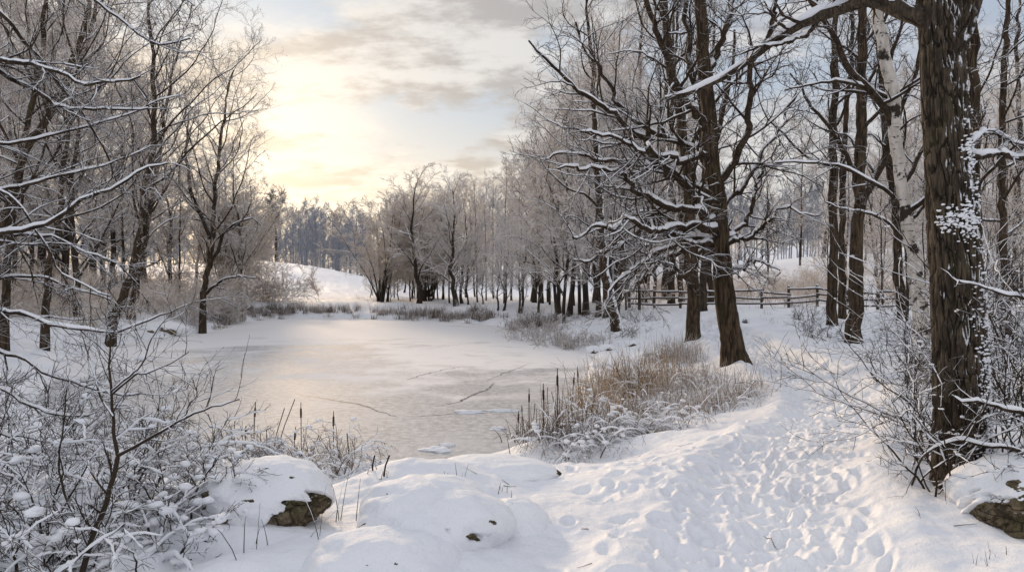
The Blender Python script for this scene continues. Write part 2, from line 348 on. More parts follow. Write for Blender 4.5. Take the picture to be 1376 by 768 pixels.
M['stem'] = twig_mat('dry_stem', (0.045,0.033,0.024,1), SNOW, 0.65, 0.4)
M['head'] = twig_mat('cattail_head', (0.050,0.030,0.018,1), SNOW, 0.6, 0.3)
def birch_mat():
    m, nt, b = new_mat('birch_bark'); q = N(nt); tc = q.n('ShaderNodeTexCoord').outputs['Object']; g = q.n('ShaderNodeNewGeometry')
    n1 = q.noise(q.mapping(tc, (6,6,26)), 1.0, 4, 0.6); n2 = q.noise(tc, 2.6, 5, 0.7); n3 = q.noise(q.mapping(tc, (9,9,3)), 1.0, 5)
    f = q.math('MAXIMUM', q.rng(n1, 0.60, 0.68), q.rng(n2, 0.54, 0.60))
    c = q.mix(q.rng(n3, 0.3, 0.7), (0.40,0.36,0.31,1), (0.60,0.56,0.51,1)); c = q.mix(f, c, (0.035,0.028,0.022,1))
    nz = q.dot(g.outputs['Normal'], (0.3,0,0.95)); c = q.mix(q.rng(nz, 0.35, 0.6), c, SNOW)
    q.l(c, b.inputs['Base Color']); q.l(q.bump(q.math('SUBTRACT', n3, f), 0.012), b.inputs['Normal']); return m
M['birch'] = birch_mat()
def rock_mat():
    m, nt, b = new_mat('mossy_rock'); q = N(nt); tc = q.n('ShaderNodeTexCoord').outputs['Object']; g = q.n('ShaderNodeNewGeometry')
    n1 = q.noise(tc, 11, 8, 0.7); n2 = q.noise(tc, 4.2, 5); n3 = q.noise(tc, 26, 6, 0.75); n4 = q.noise(tc, 55, 3, 0.7)
    vo = q.n('ShaderNodeTexVoronoi', feature='DISTANCE_TO_EDGE'); q.l(q.mapping(tc, (5,5,9)), vo.inputs['Vector']); vo.inputs['Scale'].default_value = 1.3; cr = q.rng(vo.outputs[0], 0.0, 0.06)
    c = q.mix(q.rng(n1, 0.36, 0.66), (0.06,0.046,0.030,1), (0.30,0.235,0.15,1)); c = q.mix(q.math('MULTIPLY', q.rng(n2, 0.48, 0.62), 0.55), c, (0.11,0.10,0.04,1)); c = q.mix(q.math('MULTIPLY', q.rng(n4, 0.55, 0.7), 0.5), c, (0.04,0.032,0.022,1))
    c = q.mix(q.math('MULTIPLY', q.rng(cr, 0.7, 0.0), 0.6), c, (0.03,0.024,0.018,1)); c = q.mix(q.rng(n3, 0.62, 0.68), c, SNOW)
    q.l(c, b.inputs['Base Color']); h = q.math('ADD', q.math('MULTIPLY', cr, 0.5), q.math('ADD', n1, q.math('MULTIPLY', n3, 0.5))); q.l(q.bump(h, 0.05), b.inputs['Normal']); return m
M['rock'] = rock_mat()
def ice_mat():
    m, nt, b = new_mat('pond_ice'); q = N(nt); co = q.n('ShaderNodeNewGeometry').outputs['Position']
    big = q.noise(q.mapping(co, (0.075,0.10,1), (3.1,0.4,0)), 1.0, 5, 0.55); mid = q.noise(co, 0.5, 6, 0.65); fine = q.noise(co, 5.5, 6, 0.75); gr = q.noise(co, 38, 3, 0.7)
    sp = q.n('ShaderNodeSeparateXYZ'); q.l(co, sp.inputs[0])
    far = q.rng(sp.outputs['Y'], 11, 34, -0.17, 0.16)
    v = q.math('ADD', q.math('ADD', big, far), q.math('MULTIPLY', q.math('SUBTRACT', mid, 0.5), 0.5))
    f = q.rng(v, 0.42, 0.60)
    ice = q.mix(q.rng(fine, 0.36, 0.66), (0.33,0.335,0.345,1), (0.62,0.615,0.615,1)); ice = q.mix(q.rng(gr, 0.5, 0.72), ice, (0.66,0.66,0.67,1))
    ice = q.mix(q.math('MULTIPLY', q.rng(mid, 0.45, 0.65), 0.55), ice, (0.58,0.58,0.59,1))
    q.l(q.mix(f, ice, (0.83,0.815,0.805,1)), b.inputs['Base Color'])
    ro = q.math('ADD', q.math('MULTIPLY', f, 0.22), q.math('ADD', 0.50, q.math('MULTIPLY', fine, 0.14))); q.l(ro, b.inputs['Roughness']); b.inputs['Specular IOR Level'].default_value = 0.10
    h = q.math('ADD', q.math('MULTIPLY', fine, 0.35), q.math('ADD', q.math('MULTIPLY', gr, 0.22), q.math('MULTIPLY', f, 1.0)))
    q.l(q.bump(h, 0.020, 0.8), b.inputs['Normal']); return m
M['ice'] = ice_mat()
def plain(name, col, rough=0.8):
    m, nt, b = new_mat(name); q = N(nt); tc = q.n('ShaderNodeTexCoord').outputs['Object']; n = q.noise(tc, 8, 4)
    q.l(q.mix(n, tuple(c*0.7 for c in col[:3])+(1,), tuple(min(1, c*1.3) for c in col[:3])+(1,)), b.inputs['Base Color']); b.inputs['Roughness'].default_value = rough; return m
M['crack'] = plain('ice_crack', (0.13,0.13,0.14,1), 0.4)
M['pine'] = twig_mat('pine_needles', (0.10,0.105,0.085,1), (0.5,0.5,0.52,1), 0.3, 0.5)
# ------------------------------------------------------------------ sky and sun
SUN_AZ, SUN_EL = math.radians(-21), math.radians(13)      # azimuth from +Y, negative = left
sd = np.array([math.sin(SUN_AZ)*math.cos(SUN_EL), math.cos(SUN_AZ)*math.cos(SUN_EL), math.sin(SUN_EL)])
w = bpy.data.worlds.new('World'); SC.world = w; w.use_nodes = True; nt = w.node_tree; nt.nodes.clear(); q = N(nt)
wo = q.n('ShaderNodeOutputWorld'); bg = q.n('ShaderNodeBackground'); q.l(bg.outputs[0], wo.inputs[0]); bg.inputs['Strength'].default_value = 0.1
sky = q.n('ShaderNodeTexSky', sky_type='NISHITA'); sky.sun_disc = False; sky.sun_elevation = SUN_EL; sky.sun_rotation = SUN_AZ; sky.air_density = 1.0; sky.dust_density = 2.0
dirv = q.n('ShaderNodeTexCoord').outputs['Generated']; sp = q.n('ShaderNodeSeparateXYZ'); q.l(dirv, sp.inputs[0]); z = sp.outputs['Z']
den = q.math('ADD', q.math('MAXIMUM', z, 0.0), 0.24)
cv = q.n('ShaderNodeCombineXYZ'); q.l(q.math('DIVIDE', sp.outputs['X'], den), cv.inputs[0]); q.l(q.math('DIVIDE', sp.outputs['Y'], den), cv.inputs[1])
cm = q.mapping(cv.outputs[0], (0.9,1.0,1), (1.7,0.35,0)); c1 = q.noise(cm, 2.1, 9, 0.60); c2 = q.noise(q.mapping(cv.outputs[0], (0.7,1.1,1), (5.2,1.1,0)), 3.4, 9, 0.62)
sunp = q.dot(dirv, tuple(sd)); glow = q.rng(sunp, 0.90, 1.0); halo = q.rng(sunp, -0.2, 0.97)
def K(r_, g_, b_): return (r_*10, g_*10, b_*10, 1)
gsun = q.dot(dirv, tuple(nrmz(np.array([math.sin(math.radians(-23)), math.cos(math.radians(-23)), 0.07]))))
glow = q.rng(gsun, 0.95, 1.0); halo = q.rng(gsun, 0.45, 0.99)
low = q.mix(halo, K(0.60,0.58,0.60), K(0.84,0.77,0.67)); high = q.mix(halo, K(0.47,0.53,0.64), K(0.48,0.585,0.715))
base = q.mix(q.rng(z, 0.03, 0.30), low, high)
cl_lit = q.mix(halo, K(0.70,0.69,0.71), K(0.81,0.78,0.74)); cl_dk = q.mix(halo, K(0.44,0.45,0.50), K(0.45,0.41,0.385))
cl = q.mix(q.rng(c2, 0.43, 0.57), cl_lit, cl_dk)
skc = q.mix(q.math('MULTIPLY', q.rng(c1, 0.42, 0.56), 0.85), base, cl)
lowglow = q.math('MULTIPLY', q.rng(z, 0.22, 0.04), q.rng(gsun, 0.72, 0.98))
skc = q.mix(q.math('MULTIPLY', q.math('MAXIMUM', q.math('MULTIPLY', glow, 0.55), q.math('MULTIPLY', lowglow, 0.62)), q.rng(c2, 0.36, 0.60, 1.0, 0.30)), skc, K(0.99,0.91,0.79))
skc = q.mix(q.rng(z, 0.42, 0.75), skc, K(0.68,0.71,0.80))  # zenith above the view lifted to brighten the scene
back = q.math('MULTIPLY', q.rng(sp.outputs['Y'], 0.25, -0.55), q.rng(z, 0.02, 0.25)); skc = q.mix(back, skc, K(0.88,0.89,0.95))  # unseen sky behind the camera brightened as added fill light
skc = q.mix(0.10, skc, sky.outputs[0])
skc = q.mix(q.rng(z, -0.12, -0.01), K(0.5,0.5,0.52), skc)
q.l(skc, bg.inputs['Color'])
sl = bpy.data.lights.new('sun', 'SUN'); so = bpy.data.objects.new('sun', sl); C.objects.link(so)
sl.energy = 3.0; sl.angle = math.radians(6); sl.color = (1.0, 0.74, 0.48)
so.rotation_euler = (PI/2-SUN_EL, 0, -SUN_AZ+PI); so.location = (-30, 60, 40)
SC.view_settings.view_transform = 'Standard'; SC.view_settings.look = 'None'; SC.view_settings.exposure = 0
# ------------------------------------------------------------------ ground and ice
na_f = 1150; th = np.concatenate([np.linspace(-0.85, 0.85, na_f), np.linspace(0.87, 2*PI-0.87, 150)]); NA = len(th)
rr_ = np.concatenate([[0.02, 0.4], np.exp(np.linspace(math.log(0.9), math.log(3.2), 40))[:-1], np.exp(np.linspace(math.log(3.2), math.log(45), 1000))[:-1], np.exp(np.linspace(math.log(45), math.log(900), 170))])
RA, TH = np.meshgrid(rr_, th, indexing='ij'); X = RA*np.sin(TH); Y = RA*np.cos(TH)
Z = height(X.ravel(), Y.ravel())
idx = np.arange(X.size).reshape(X.shape); nx = np.roll(idx, -1, axis=1)
Fq = np.stack([idx[:-1], nx[:-1], nx[1:], idx[1:]], -1).reshape(-1, 4)[:, ::-1]
tag(link('snow_ground', mesh_from('snow_ground', np.stack([X.ravel(), Y.ravel(), Z], 1), Fq, M['ground'])), kind='structure')
iv = np.array([(-24,9,0),(8,9,0),(8,60,0),(-24,60,0)], float)
ice = tag(link('pond_ice', mesh_from('pond_ice', iv, [[0,1,2,3]], M['ice'], False)), kind='structure')
def crack(pts, w0, seed):
    r = rs(seed); g = np.array([ground(*p) for p in pts]); g = catmull(g, 46); t = np.gradient(g, axis=0); t = nrmz(t); nr = np.stack([-t[:,1], t[:,0], 0*t[:,0]], 1)
    g = g+nr*np.cumsum(r.normal(0, 0.028, 46))[:, None]; ww = w0*np.sin(np.linspace(0.15, PI-0.1, 46))*r.uniform(0.3, 1.3, 46)
    a = g+nr*ww[:, None]; b = g-nr*ww[:, None]; a[:, 2] = b[:, 2] = 0.004
    i = np.arange(45); link('crack', mesh_from('crack', np.concatenate([a, b]), np.stack([i+46, i+47, i+1, i], 1), M['crack'], False), ice)
crack([(392,528),(430,534),(470,540),(505,548),(542,560)], 0.045, 1)
crack([(585,546),(615,537),(640,524),(655,513)], 0.045, 2)
crack([(540,512),(575,501),(615,491)], 0.03, 3); crack([(542,560),(600,556),(640,553),(690,549)], 0.02, 4); crack([(655,513),(680,500),(715,488)], 0.02, 5); crack([(560,470),(620,463),(660,459)], 0.02, 6)
def lump(name, loc, size, seed, mat, n=10, amp=0.25, label=None, cat=None, group=None, parent=None):
    r = rs(seed); V, Fq = quadsphere(n); f = 1+amp*(fbm(V[:,0]*1.5+seed, V[:,1]*1.5+V[:,2]*1.7, 3, seed)); V = V*f[:, None]*np.asarray(size)
    o = link(name, mesh_from(name, V, Fq, mat), parent, loc)
    return tag(o, label, cat, group)
for i, (px, py, a, b_) in enumerate([(583,604,0.26,0.14),(594,606,0.2,0.12),(632,554,0.36,0.13),(674,552,0.42,0.10),(669,576,0.17,0.12),(600,598,0.14,0.08)]):
    g = ground(px, py); lump('snow_clump', (g[0], g[1], 0.0), (a, b_, 0.05), 60+i, M['snow'], 8, 0.5, 'small flat lump of snow lying on the grey pond ice', 'snow clump', 'snow lumps on the ice')
# ------------------------------------------------------------------ boulders
def boulder(loc, size, seed, expose, ew, thick, label, cap_top=0.0, n=56, group=None):
    """rock with a snow cap; the rock shows only around the direction 'expose'"""
    root = empty('boulder', loc, label, 'boulder', group); V, Fq = quadsphere(n)
    f = 1+0.22*fbm(V[:,0]*1.3+seed, V[:,1]*1.3+V[:,2]*1.1, 3, seed)
    fr = 1.03*f+0.20*fbm(V[:,0]*4+seed, V[:,1]*4+V[:,2]*3.1, 5, seed+9)
    link('rock', mesh_from('rock', V*fr[:, None]*np.asarray(size), Fq, M['rock']), root)
    e = np.asarray(expose, float); e /= np.linalg.norm(e)
    c = V@e+0.24*fbm(V[:,0]*5, V[:,1]*5+V[:,2]*4, 5, seed+4); mask = 1-sst(ew, ew+0.10, c)
    k = f+thick*(mask*1.2-0.55)*(0.8+0.2*np.clip(V[:,2], -1, 1)); k = np.where(c > ew+.1, f*0.72, k)+0.03*fbm(V[:,0]*7, V[:,1]*7+V[:,2]*5, 2, seed+3)
    S = V*k[:, None]*np.asarray(size); S[:, 2] += thick*0.15*size[2]
    link('snow_cap', mesh_from('snow_cap', S, Fq, M['snow']), root); return root
g = ground(360, 697); boulder((g[0]-.08, g[1]+0.3, g[2]+0.05), (0.43,0.42,0.25), 3, (0.80,-0.52,-0.42), 0.72, 0.17, 'large snow-capped boulder left of centre showing a brown rock face on its lower right')
g = ground(1352, 718); boulder((g[0]+0.36, g[1]+0.35, g[2]+0.10), (0.47,0.46,0.32), 8, (-0.74,-0.60,-0.36), 0.70, 0.17, 'snow-capped boulder at the foot of the thick foreground trunk with mossy rock showing')
g = ground(572, 730); boulder((g[0], g[1]+0.45, g[2]-0.06), (0.46,0.46,0.30), 12, (0.42,-0.9,0.25), 0.992, 0.24, 'wide smooth snow-buried boulder in the middle foreground with a small dark hole')
g = ground(500, 800); boulder((g[0]-.03, g[1]+0.35, g[2]-0.08), (0.46,0.42,0.25), 15, (0,0.3,-1), 0.9, 0.24, 'rounded snow-buried boulder at the bottom edge nearest the viewer')
g = ground(690, 712); boulder((g[0], g[1]+0.2, g[2]-0.08), (0.24,0.26,0.19), 18, (0,0.3,-1), 0.9, 0.22, 'small snow-buried boulder right beside the wide smooth mound')
g = ground(655, 634); boulder((g[0], g[1]+0.35, g[2]-0.10), (0.56,0.42,0.13), 21, (-0.9,-0.42,-0.22), 0.80, 0.26, 'flat snow-covered ledge of rock jutting onto the ice with a dark underside')
for i, (px, py, s_) in enumerate([(222,444,1.0),(203,446,0.6),(798,474,0.55),(816,470,0.45),(850,464,0.4),(872,478,0.35)]):
    g = ground(px, py); boulder((g[0], g[1], g[2]+0.05), (0.62*s_*(1.6 if i == 0 else 1), 0.4*s_, 0.36*s_), 30+i, (0.1,-0.9,-0.45), 0.80, 0.3,
        ['dark low boulder under the snowy left bank at the edge of the ice','small dark stone beside the low boulder under the left bank','dark snow-topped stone on the right bank nearest the ice','dark snow-topped stone second along the right bank','small stone on the right bank below the slim trunks','small stone among the dry reeds below the gnarled oak'][i], n=14)
# ------------------------------------------------------------------ hero trees
def limb(pts, Y, r0, r1, S=26, seed=0, jit=0.012, power=1.0):
    P = np.array([at(a[0], a[1], Y+(a[2] if len(a) > 2 else 0)) for a in pts]); P = catmull(P, S); r = rs(seed)
    n = r.normal(size=P.shape)*jit*Y/10; n = (n+np.roll(n, 1, 0)+np.roll(n, -1, 0)); n[:2] = 0; P = P+n
    t = np.linspace(0, 1, S)**power; return P, (r0+(r1-r0)*t)*Y/F
def flare(P, R, amt=0.5, ht=0.5):
    h = P[:, 2]-P[0, 2]; return R*(1+amt*np.exp(-(np.maximum(h, 0)/ht)**1.2*2.2))
def bark_displace(me, amp, fx, fz, seed):
    n = len(me.vertices); co = np.empty(n*3); me.vertices.foreach_get('co', co); co = co.reshape(-1, 3); no = np.empty(n*3); me.vertices.foreach_get('normal', no); no = no.reshape(-1, 3)
    a = np.arctan2(no[:,0], -no[:,1]); w_ = vnoise(co[:,2]*fz*.6, a*fx*.5, seed)
    n1 = vnoise(a*fx+w_*0.9, co[:,2]*fz+7, seed+1)+0.5*vnoise(a*fx*2.1, co[:,2]*fz*2.3, seed+2); n2 = vnoise(a*fx*.8-w_*1.4, co[:,2]*fz*.8+31, seed+3)
    v = np.minimum(sst(0.0, 0.22, np.abs(n1)), sst(0.0, 0.16, np.abs(n2))+0.25)
    co = co+no*((v-0.8)*amp+0.03*fbm(a*1.3, co[:,2]*1.4, 2, seed+5))[:, None]; me.vertices.foreach_set('co', co.ravel().astype(np.float32)); me.update()
    at_ = me.attributes.new('furrow', 'FLOAT', 'POINT'); at_.data.foreach_set('value', v.astype(np.float32))
class Tree:
    def __init__(s, name, label, cat, base, group=None):
        s.base = np.asarray(base, float); s.root = empty(name, tuple(base), label, cat, group); s.tr = MB(); s.cr = MB(); s.tw = MB(); s.sn = MB()
    def done(s, bark, limbm, twigm, load=None, disp=None):
        if s.tr.n:
            o = s.tr.build('trunk', M[bark], s.root, origin=s.base)
            if disp: bark_displace(o.data, *disp)
        cr = MB()
        if s.cr.n: s.cr.build('branches', M[limbm], s.root, origin=s.base)
        if s.tw.n: s.tw.build('crown', M[twigm], s.root, origin=s.base)
        if s.sn.n: s.sn.build('snow_load', M['load'], s.root, origin=s.base)
        return s.root
def ramify(T, LP, LR, r, n1, n2, n3, thick=0.03, lr=(0.42,0.5,0.5), ang=48, wander=0.2, trop=0.03, t0=0.12, rm=(0.008,0.005,0.0035), k=(5,4,3), snow2=True, S=(10,7,5)):
    P2, R2 = grow(LP, LR, n1, t0, 1.0, ang, 14, lr[0], 0.45, 0.48, S[0], wander, trop, r, 0.25, rm[0], lmin=0.25)
    T.cr.tubes(P2, R2, k[0])
    if thick: ridge(T.sn, P2, R2, thick*0.8, r, 4)
    P3, R3 = grow(P2, R2, n2, 0.15, 1.0, ang, 14, lr[1], 0.4, 0.6, S[1], wander, trop, r, 0.3, rm[1], lmin=0.14); T.tw.tubes(P3, R3, k[1])
    if thick and snow2: ridge(T.sn, P3, R3, thick*0.5, r, 3)
    if n3:
        P4, R4 = grow(P3, R3, n3, 0.1, 1.0, ang, 14, lr[2], 0.3, 0.7, S[2], wander, trop, r, 0.4, rm[2], lmin=0.07); T.tw.tubes(P4, R4, k[2])
# --- thick foreground trunk on the right
def thick_tree():
    b = ground(1290, 652); Y = b[1]; r = rs(11)
    T = Tree('oak_tree', 'thick rough-barked trunk in the right foreground with snow stuck to its right side', 'tree', b)
    P, R = limb([(1297,668),(1294,600),(1291,520),(1288,400),(1279,270),(1272,170),(1266,90),(1262,20),(1256,-100),(1240,-330),(1236,-620),(1230,-900)], Y, 33, 9, 520, 1, 0.0, 1.6)
    R = flare(P, R, 0.38, 0.42); T.tr.tubes(P, R, 240)
    P2, R2 = limb([(1268,190,.06),(1269,140,.0),(1272,105,-.05),(1282,66,-.08),(1295,28,-.08),(1308,-20,-.05),(1340,-160),(1400,-330)], Y, 17, 6, 70, 2, 0.002); T.tr.tubes(P2, R2, 48)
    L = [([(1262,40,0),(1235,26,.0),(1205,12,.1),(1172,2,.3),(1130,10,.5),(1092,25,.7),(1060,42,.9),(1030,62,1.1),(1000,84,1.3),(965,106,1.5),(930,122,1.7),(893,130,1.9)], 13.5, 2.0),
         ([(1100,22,.65),(1085,45,.8),(1062,55,.9),(1040,62,.9),(1016,64,1.0)], 5, 1.2),
         ([(1210,15,.1),(1150,-30,.4),(1080,-80,.8),(1010,-140,1.0)], 10, 2),
         ([(1300,206,-.05),(1322,210,-.1),(1345,206,-.1),(1380,214,-.2),(1420,190,-.3)], 4.5, 2.5),
         ([(1300,195,0.05),(1325,178,.3),(1352,186,.4),(1400,205,.5)], 4, 2)]
    A = [limb(p, Y, a, b2, 30, 20+i, 0.008, 0.8) for i, (p, a, b2) in enumerate(L)]
    LP = np.stack([a[0] for a in A]); LR = np.stack([a[1] for a in A]); T.tr.tubes(LP, LR, 14)
    ridge(T.sn, LP, LR, 0.055, r, 9, lift=0.35, gap=0.03, steep=0.75)
    ramify(T, LP, LR, r, np.array([13,5,8,5,5]), 6, 4, 0.02, lr=(0.22,0.5,0.5), ang=45, trop=0.02, rm=(0.0045,0.003,0.002))
    # snow stuck to the bark: ledges and the windward right side
    pts = []; rad = []
    for py, px0, px1, n, sz in [(303,1262,1314,150,0.017),(207,1288,1318,70,0.016),(293,1275,1304,80,0.02),(230,1296,1312,40,0.015),(320,1290,1314,40,0.013)]:
        for k_ in range(n):
            px = r.uniform(px0, px1); i = np.argmin(np.abs(P[:,2]-at(px, py, Y)[2])); c = P[i]; x = at(px, py, Y)[0]-c[0]; aa = -2.11+math.asin(float(np.clip(x/R[i], -.9, .70+.2*r.rand()))); u_ = abs(r.normal(0, .05))*(1 if r.rand() < .75 else -1); pts.append([c[0]+math.cos(aa)*(R[i]+.004), c[1]+math.sin(aa)*(R[i]+.004), c[2]+u_]); rad.append(sz*r.uniform(.2,.8))
    for k_ in range(520):
        z_ = b[2]+abs(r.normal(0, 0.9)) if r.rand() < .7 else b[2]+r.uniform(0, 3.0); i = np.argmin(np.abs(P[:,2]-z_)); a = min(-.80, r.normal(-1.05, 0.30)); c = P[i]
        pts.append([c[0]+math.cos(a)*(R[i]+.010), c[1]+math.sin(a)*(R[i]+.010), z_]); rad.append(r.uniform(.004,.013)*(1.4 if z_-b[2] < .5 else 1))
    blobs(T.sn, np.array(pts), np.array(rad), r, 0.75)
    T.done('bark_big', 'limb', 'twig', disp=(0.024, 5.5, 5.0, 3))
thick_tree()
# --- gnarled oak in the middle right
def oak():
    b = ground(987, 484); Y = b[1]; r = rs(21)
    T = Tree('oak_tree', 'gnarled dark oak with long low snowy limbs over the reed bed', 'tree', b)
    P, R = limb([(989,492),(984,460),(979,430),(972,370),(968,320),(962,260),(955,200),(950,130),(945,60),(941,0),(934,-110),(925,-280),(915,-420)], Y, 15.5, 2.5, 90, 3, 0.006, 0.8)
    R = flare(P, R, 0.42, 0.6); T.tr.tubes(P, R, 40)
    L = [([(968,285),(942,266),(905,242),(882,216),(868,190),(830,158),(795,130),(765,114),(735,86),(712,54)], -1.2, 7, 1.4),
         ([(966,298),(930,278),(895,274),(862,262),(838,240),(815,226),(780,222),(748,228)], -2.2, 6.5, 1.3),
         ([(964,306),(930,302),(900,302),(877,313),(852,297),(822,303),(795,306),(768,320)], -3.0, 6.5, 1.4),
         ([(966,332),(940,328),(915,328),(892,336),(868,350),(842,368),(826,384),(812,404)], -2.0, 6, 1.3),
         ([(965,322),(925,315),(893,312),(868,302),(850,318),(826,330),(800,345),(775,350)], 1.0, 6, 1.3),
         ([(962,262),(920,240),(880,225),(840,218),(800,215),(760,205),(725,210)], 1.5, 6, 1.2),
         ([(958,225),(925,200),(890,180),(850,160),(815,110),(790,70),(775,30)], 2.2, 6, 1.4),
         ([(953,180),(928,140),(905,95),(885,40),(868,-30),(850,-110)], -0.8, 6.5, 2),
         ([(948,120),(965,70),(980,20),(992,-50),(1010,-140)], 1.0, 5.5, 1.6),
         ([(952,160),(932,90),(918,20),(905,-60),(890,-160)], 2.0, 5.5, 1.6),
         ([(965,262),(978,232),(990,205),(1003,165),(1006,120),(1010,85),(1032,55),(1046,0),(1055,-60)], -0.6, 6, 2.0),
         ([(971,322),(988,310),(1002,298),(1015,270),(1018,250),(1030,225),(1045,190)], 0.8, 4.5, 1.2),
         ([(972,330),(995,322),(1020,310),(1035,290),(1060,282),(1090,288)], -1.6, 4, 1.0),
         ([(966,300),(985,262),(1010,225),(1035,190),(1060,150),(1075,115)], 1.8, 5, 1.2),
         ([(975,362),(998,358),(1015,352),(1032,356),(1048,372)], -1.2, 3, 0.9),
         ([(967,312),(938,322),(908,342),(880,362),(858,378),(840,402)], 2.4, 5, 1.1),
         ([(956,205),(930,215),(905,212),(875,200),(845,195),(815,185),(780,180)], -2.6, 5, 1.2)]
    A = []
    for i, (p, dy, a, b2) in enumerate(L):
        n = len(p); A.append(limb([(x, y, dy*(k_/(n-1))**0.8) for k_, (x, y) in enumerate(p)], Y, a, b2, 34, 40+i, 0.019, 0.75))
    LP = np.stack([a[0] for a in A]); LR = np.stack([a[1] for a in A]); T.cr.tubes(LP, LR, 9)
    ridge(T.sn, LP, LR, 0.075, r, 7, lift=0.4, gap=0.05, steep=0.8)
    ramify(T, LP, LR, r, 13, 7, 6, 0.040, lr=(0.42,0.45,0.45), ang=44, wander=0.17, trop=0.01, rm=(0.008,0.0065,0.005))
    T.done('bark', 'limb', 'twig', disp=(0.03, 5, 3.5, 4))
oak()
def simple_tree(name, label, pts, Y, rpx, r1, seed, bark='bark', side=None, n_l=12, tl=(0.3,1), lr=0.30, ang=50, trop=0.06, thick=0.045, n=(7,6,4), extra=(), twig='twig', fl=0.4, group=None, disp=(0.018,4,3,6), lmax=1.0):
    base = at(pts[0][0], pts[0][1], Y); base[2] = H1(base[0], base[1]); r = rs(seed); T = Tree(name, label, 'tree', base, group)
    P, R = limb(pts, Y, rpx, r1, 70, seed, 0.006, 0.9); P[0, 2] = min(P[0, 2], base[2]-0.1); R = flare(P, R, fl, 0.5); T.tr.tubes(P, R, 28)
    P1, R1 = grow(P[None], R[None], n_l, tl[0], tl[1], ang, 12, lr, 0.45, 0.42, 16, 0.13, trop, r, 0.25, 0.012)
    if extra:
        A = [limb(p, Y, a, b2, 16, seed+70+i, 0.01) for i, (p, a, b2) in enumerate(extra)]
        P1 = np.concatenate([P1, np.stack([a[0] for a in A])]); R1 = np.concatenate([R1, np.stack([a[1] for a in A])])
    T.cr.tubes(P1, R1, 7)
    if thick: ridge(T.sn, P1, R1, thick, r, 5, gap=0.1)
    ramify(T, P1, R1, r, n[0], n[1], n[2], thick*0.6, snow2=False, trop=trop*0.5, rm=(0.008,0.006,0.0045), S=(8,6,4))
    return T.done(bark, 'limb', twig, disp=disp)
def Yof(px, py): return ground(px, py)[1]
simple_tree('oak_tree', 'dark upright trunk just left of the gnarled oak', [(932,462),(931,430),(929,380),(927,320),(925,260),(921,190),(908,120),(897,50),(887,-40),(875,-160),(866,-300)], Yof(932,456), 9.5, 2, 101,
            extra=[([(926,290),(950,240),(968,180),(980,110),(985,40)],5,1.5), ([(928,350),(905,315),(885,290),(860,285),(835,300)],4,1), ([(927,350),(945,332),(962,315),(985,300)],3.5,1), ([(928,380),(905,355),(880,350),(850,358)],3.5,1)], n=(7,7,5))
simple_tree('leaning_tree', 'leaning trunk on the bank with snow plastered along its right side', [(830,446),(825,420),(818,385),(812,350),(807,300),(802,230),(799,150),(794,60),(786,-20),(780,-80)], Yof(829,442), 7.5, 1.3, 103, bark='bark_lean', n_l=16, n=(8,7,5), twig='twig_mid')
simple_tree('pole_tree', 'straight dark trunk standing in front of the fence right of the path', [(1147,466),(1149,420),(1152,340),(1155,260),(1157,190),(1158,100),(1160,0),(1163,-120),(1166,-260)], Yof(1147,460), 10, 3, 105, n_l=16, tl=(0.35,1),
            extra=[([(1157,275),(1168,250),(1185,222),(1205,170),(1222,120),(1240,60)],5.5,2), ([(1155,240),(1135,200),(1110,165),(1085,140),(1060,100)],4,1.2)], lr=0.24)
simple_tree('pole_tree', 'slim straight trunk left of the darker straight trunk by the fence', [(1118,441),(1119,400),(1120,300),(1120,200),(1121,100),(1121,0),(1122,-140),(1122,-250)], Yof(1118,436), 6.6, 2.4, 107, n_l=14, tl=(0.3,1), lr=0.22)
simple_tree('pole_tree', 'thin trunk half hidden between the two straight trunks by the fence', [(1132,432),(1132,330),(1133,230),(1138,150),(1145,60),(1150,-60)], Yof(1132,428), 5.0, 1.8, 109, n_l=10, lr=0.2)
simple_tree('birch_tree', 'white-barked leaning birch behind the thick foreground trunk', [(1243,500),(1240,450),(1233,390),(1226,340),(1216,285),(1209,235),(1204,190),(1200,140),(1192,90),(1183,40),(1174,-20),(1160,-120),(1150,-220)], 12.5, 10.5, 5, 111, bark='birch', n_l=9, tl=(0.25,1), lr=0.26, fl=0.15, disp=(0.012,2,1.0,6),
            extra=[([(1203,180),(1192,152),(1168,118),(1141,90),(1118,45),(1098,10),(1075,-30)],5.5,3), ([(1200,135),(1172,120),(1130,113),(1085,112),(1052,124)],3.2,1), ([(1222,300),(1198,262),(1158,236),(1116,222),(1075,219),(1041,221)],3.6,1), ([(1226,330),(1190,295),(1150,285),(1108,272)],2.6,.9), ([(1220,300),(1245,270),(1270,240),(1310,230)],3,1)])
simple_tree('pole_tree', 'grey trunk rising right behind the thick foreground trunk', [(1318,520),(1316,400),(1312,260),(1309,150),(1308,50),(1308,-60),(1310,-200)], 13.0, 7.5, 4, 113, n_l=12, tl=(0.3,1), lr=0.3)
simple_tree('pole_tree', 'dark trunk just left of the white birch', [(1212,440),(1209,380),(1205,300),(1192,200),(1185,120),(1180,30),(1178,-80)], Yof(1210,430), 6.5, 2.5, 115, n_l=12, tl=(0.25,1), lr=0.25)
simple_tree('pole_tree', 'slim trunk behind the snowy thicket at the right edge', [(1352,430),(1350,330),(1345,200),(1350,80),(1360,-60)], 22, 6, 2.5, 117, n_l=14, tl=(0.2,1), lr=0.3)
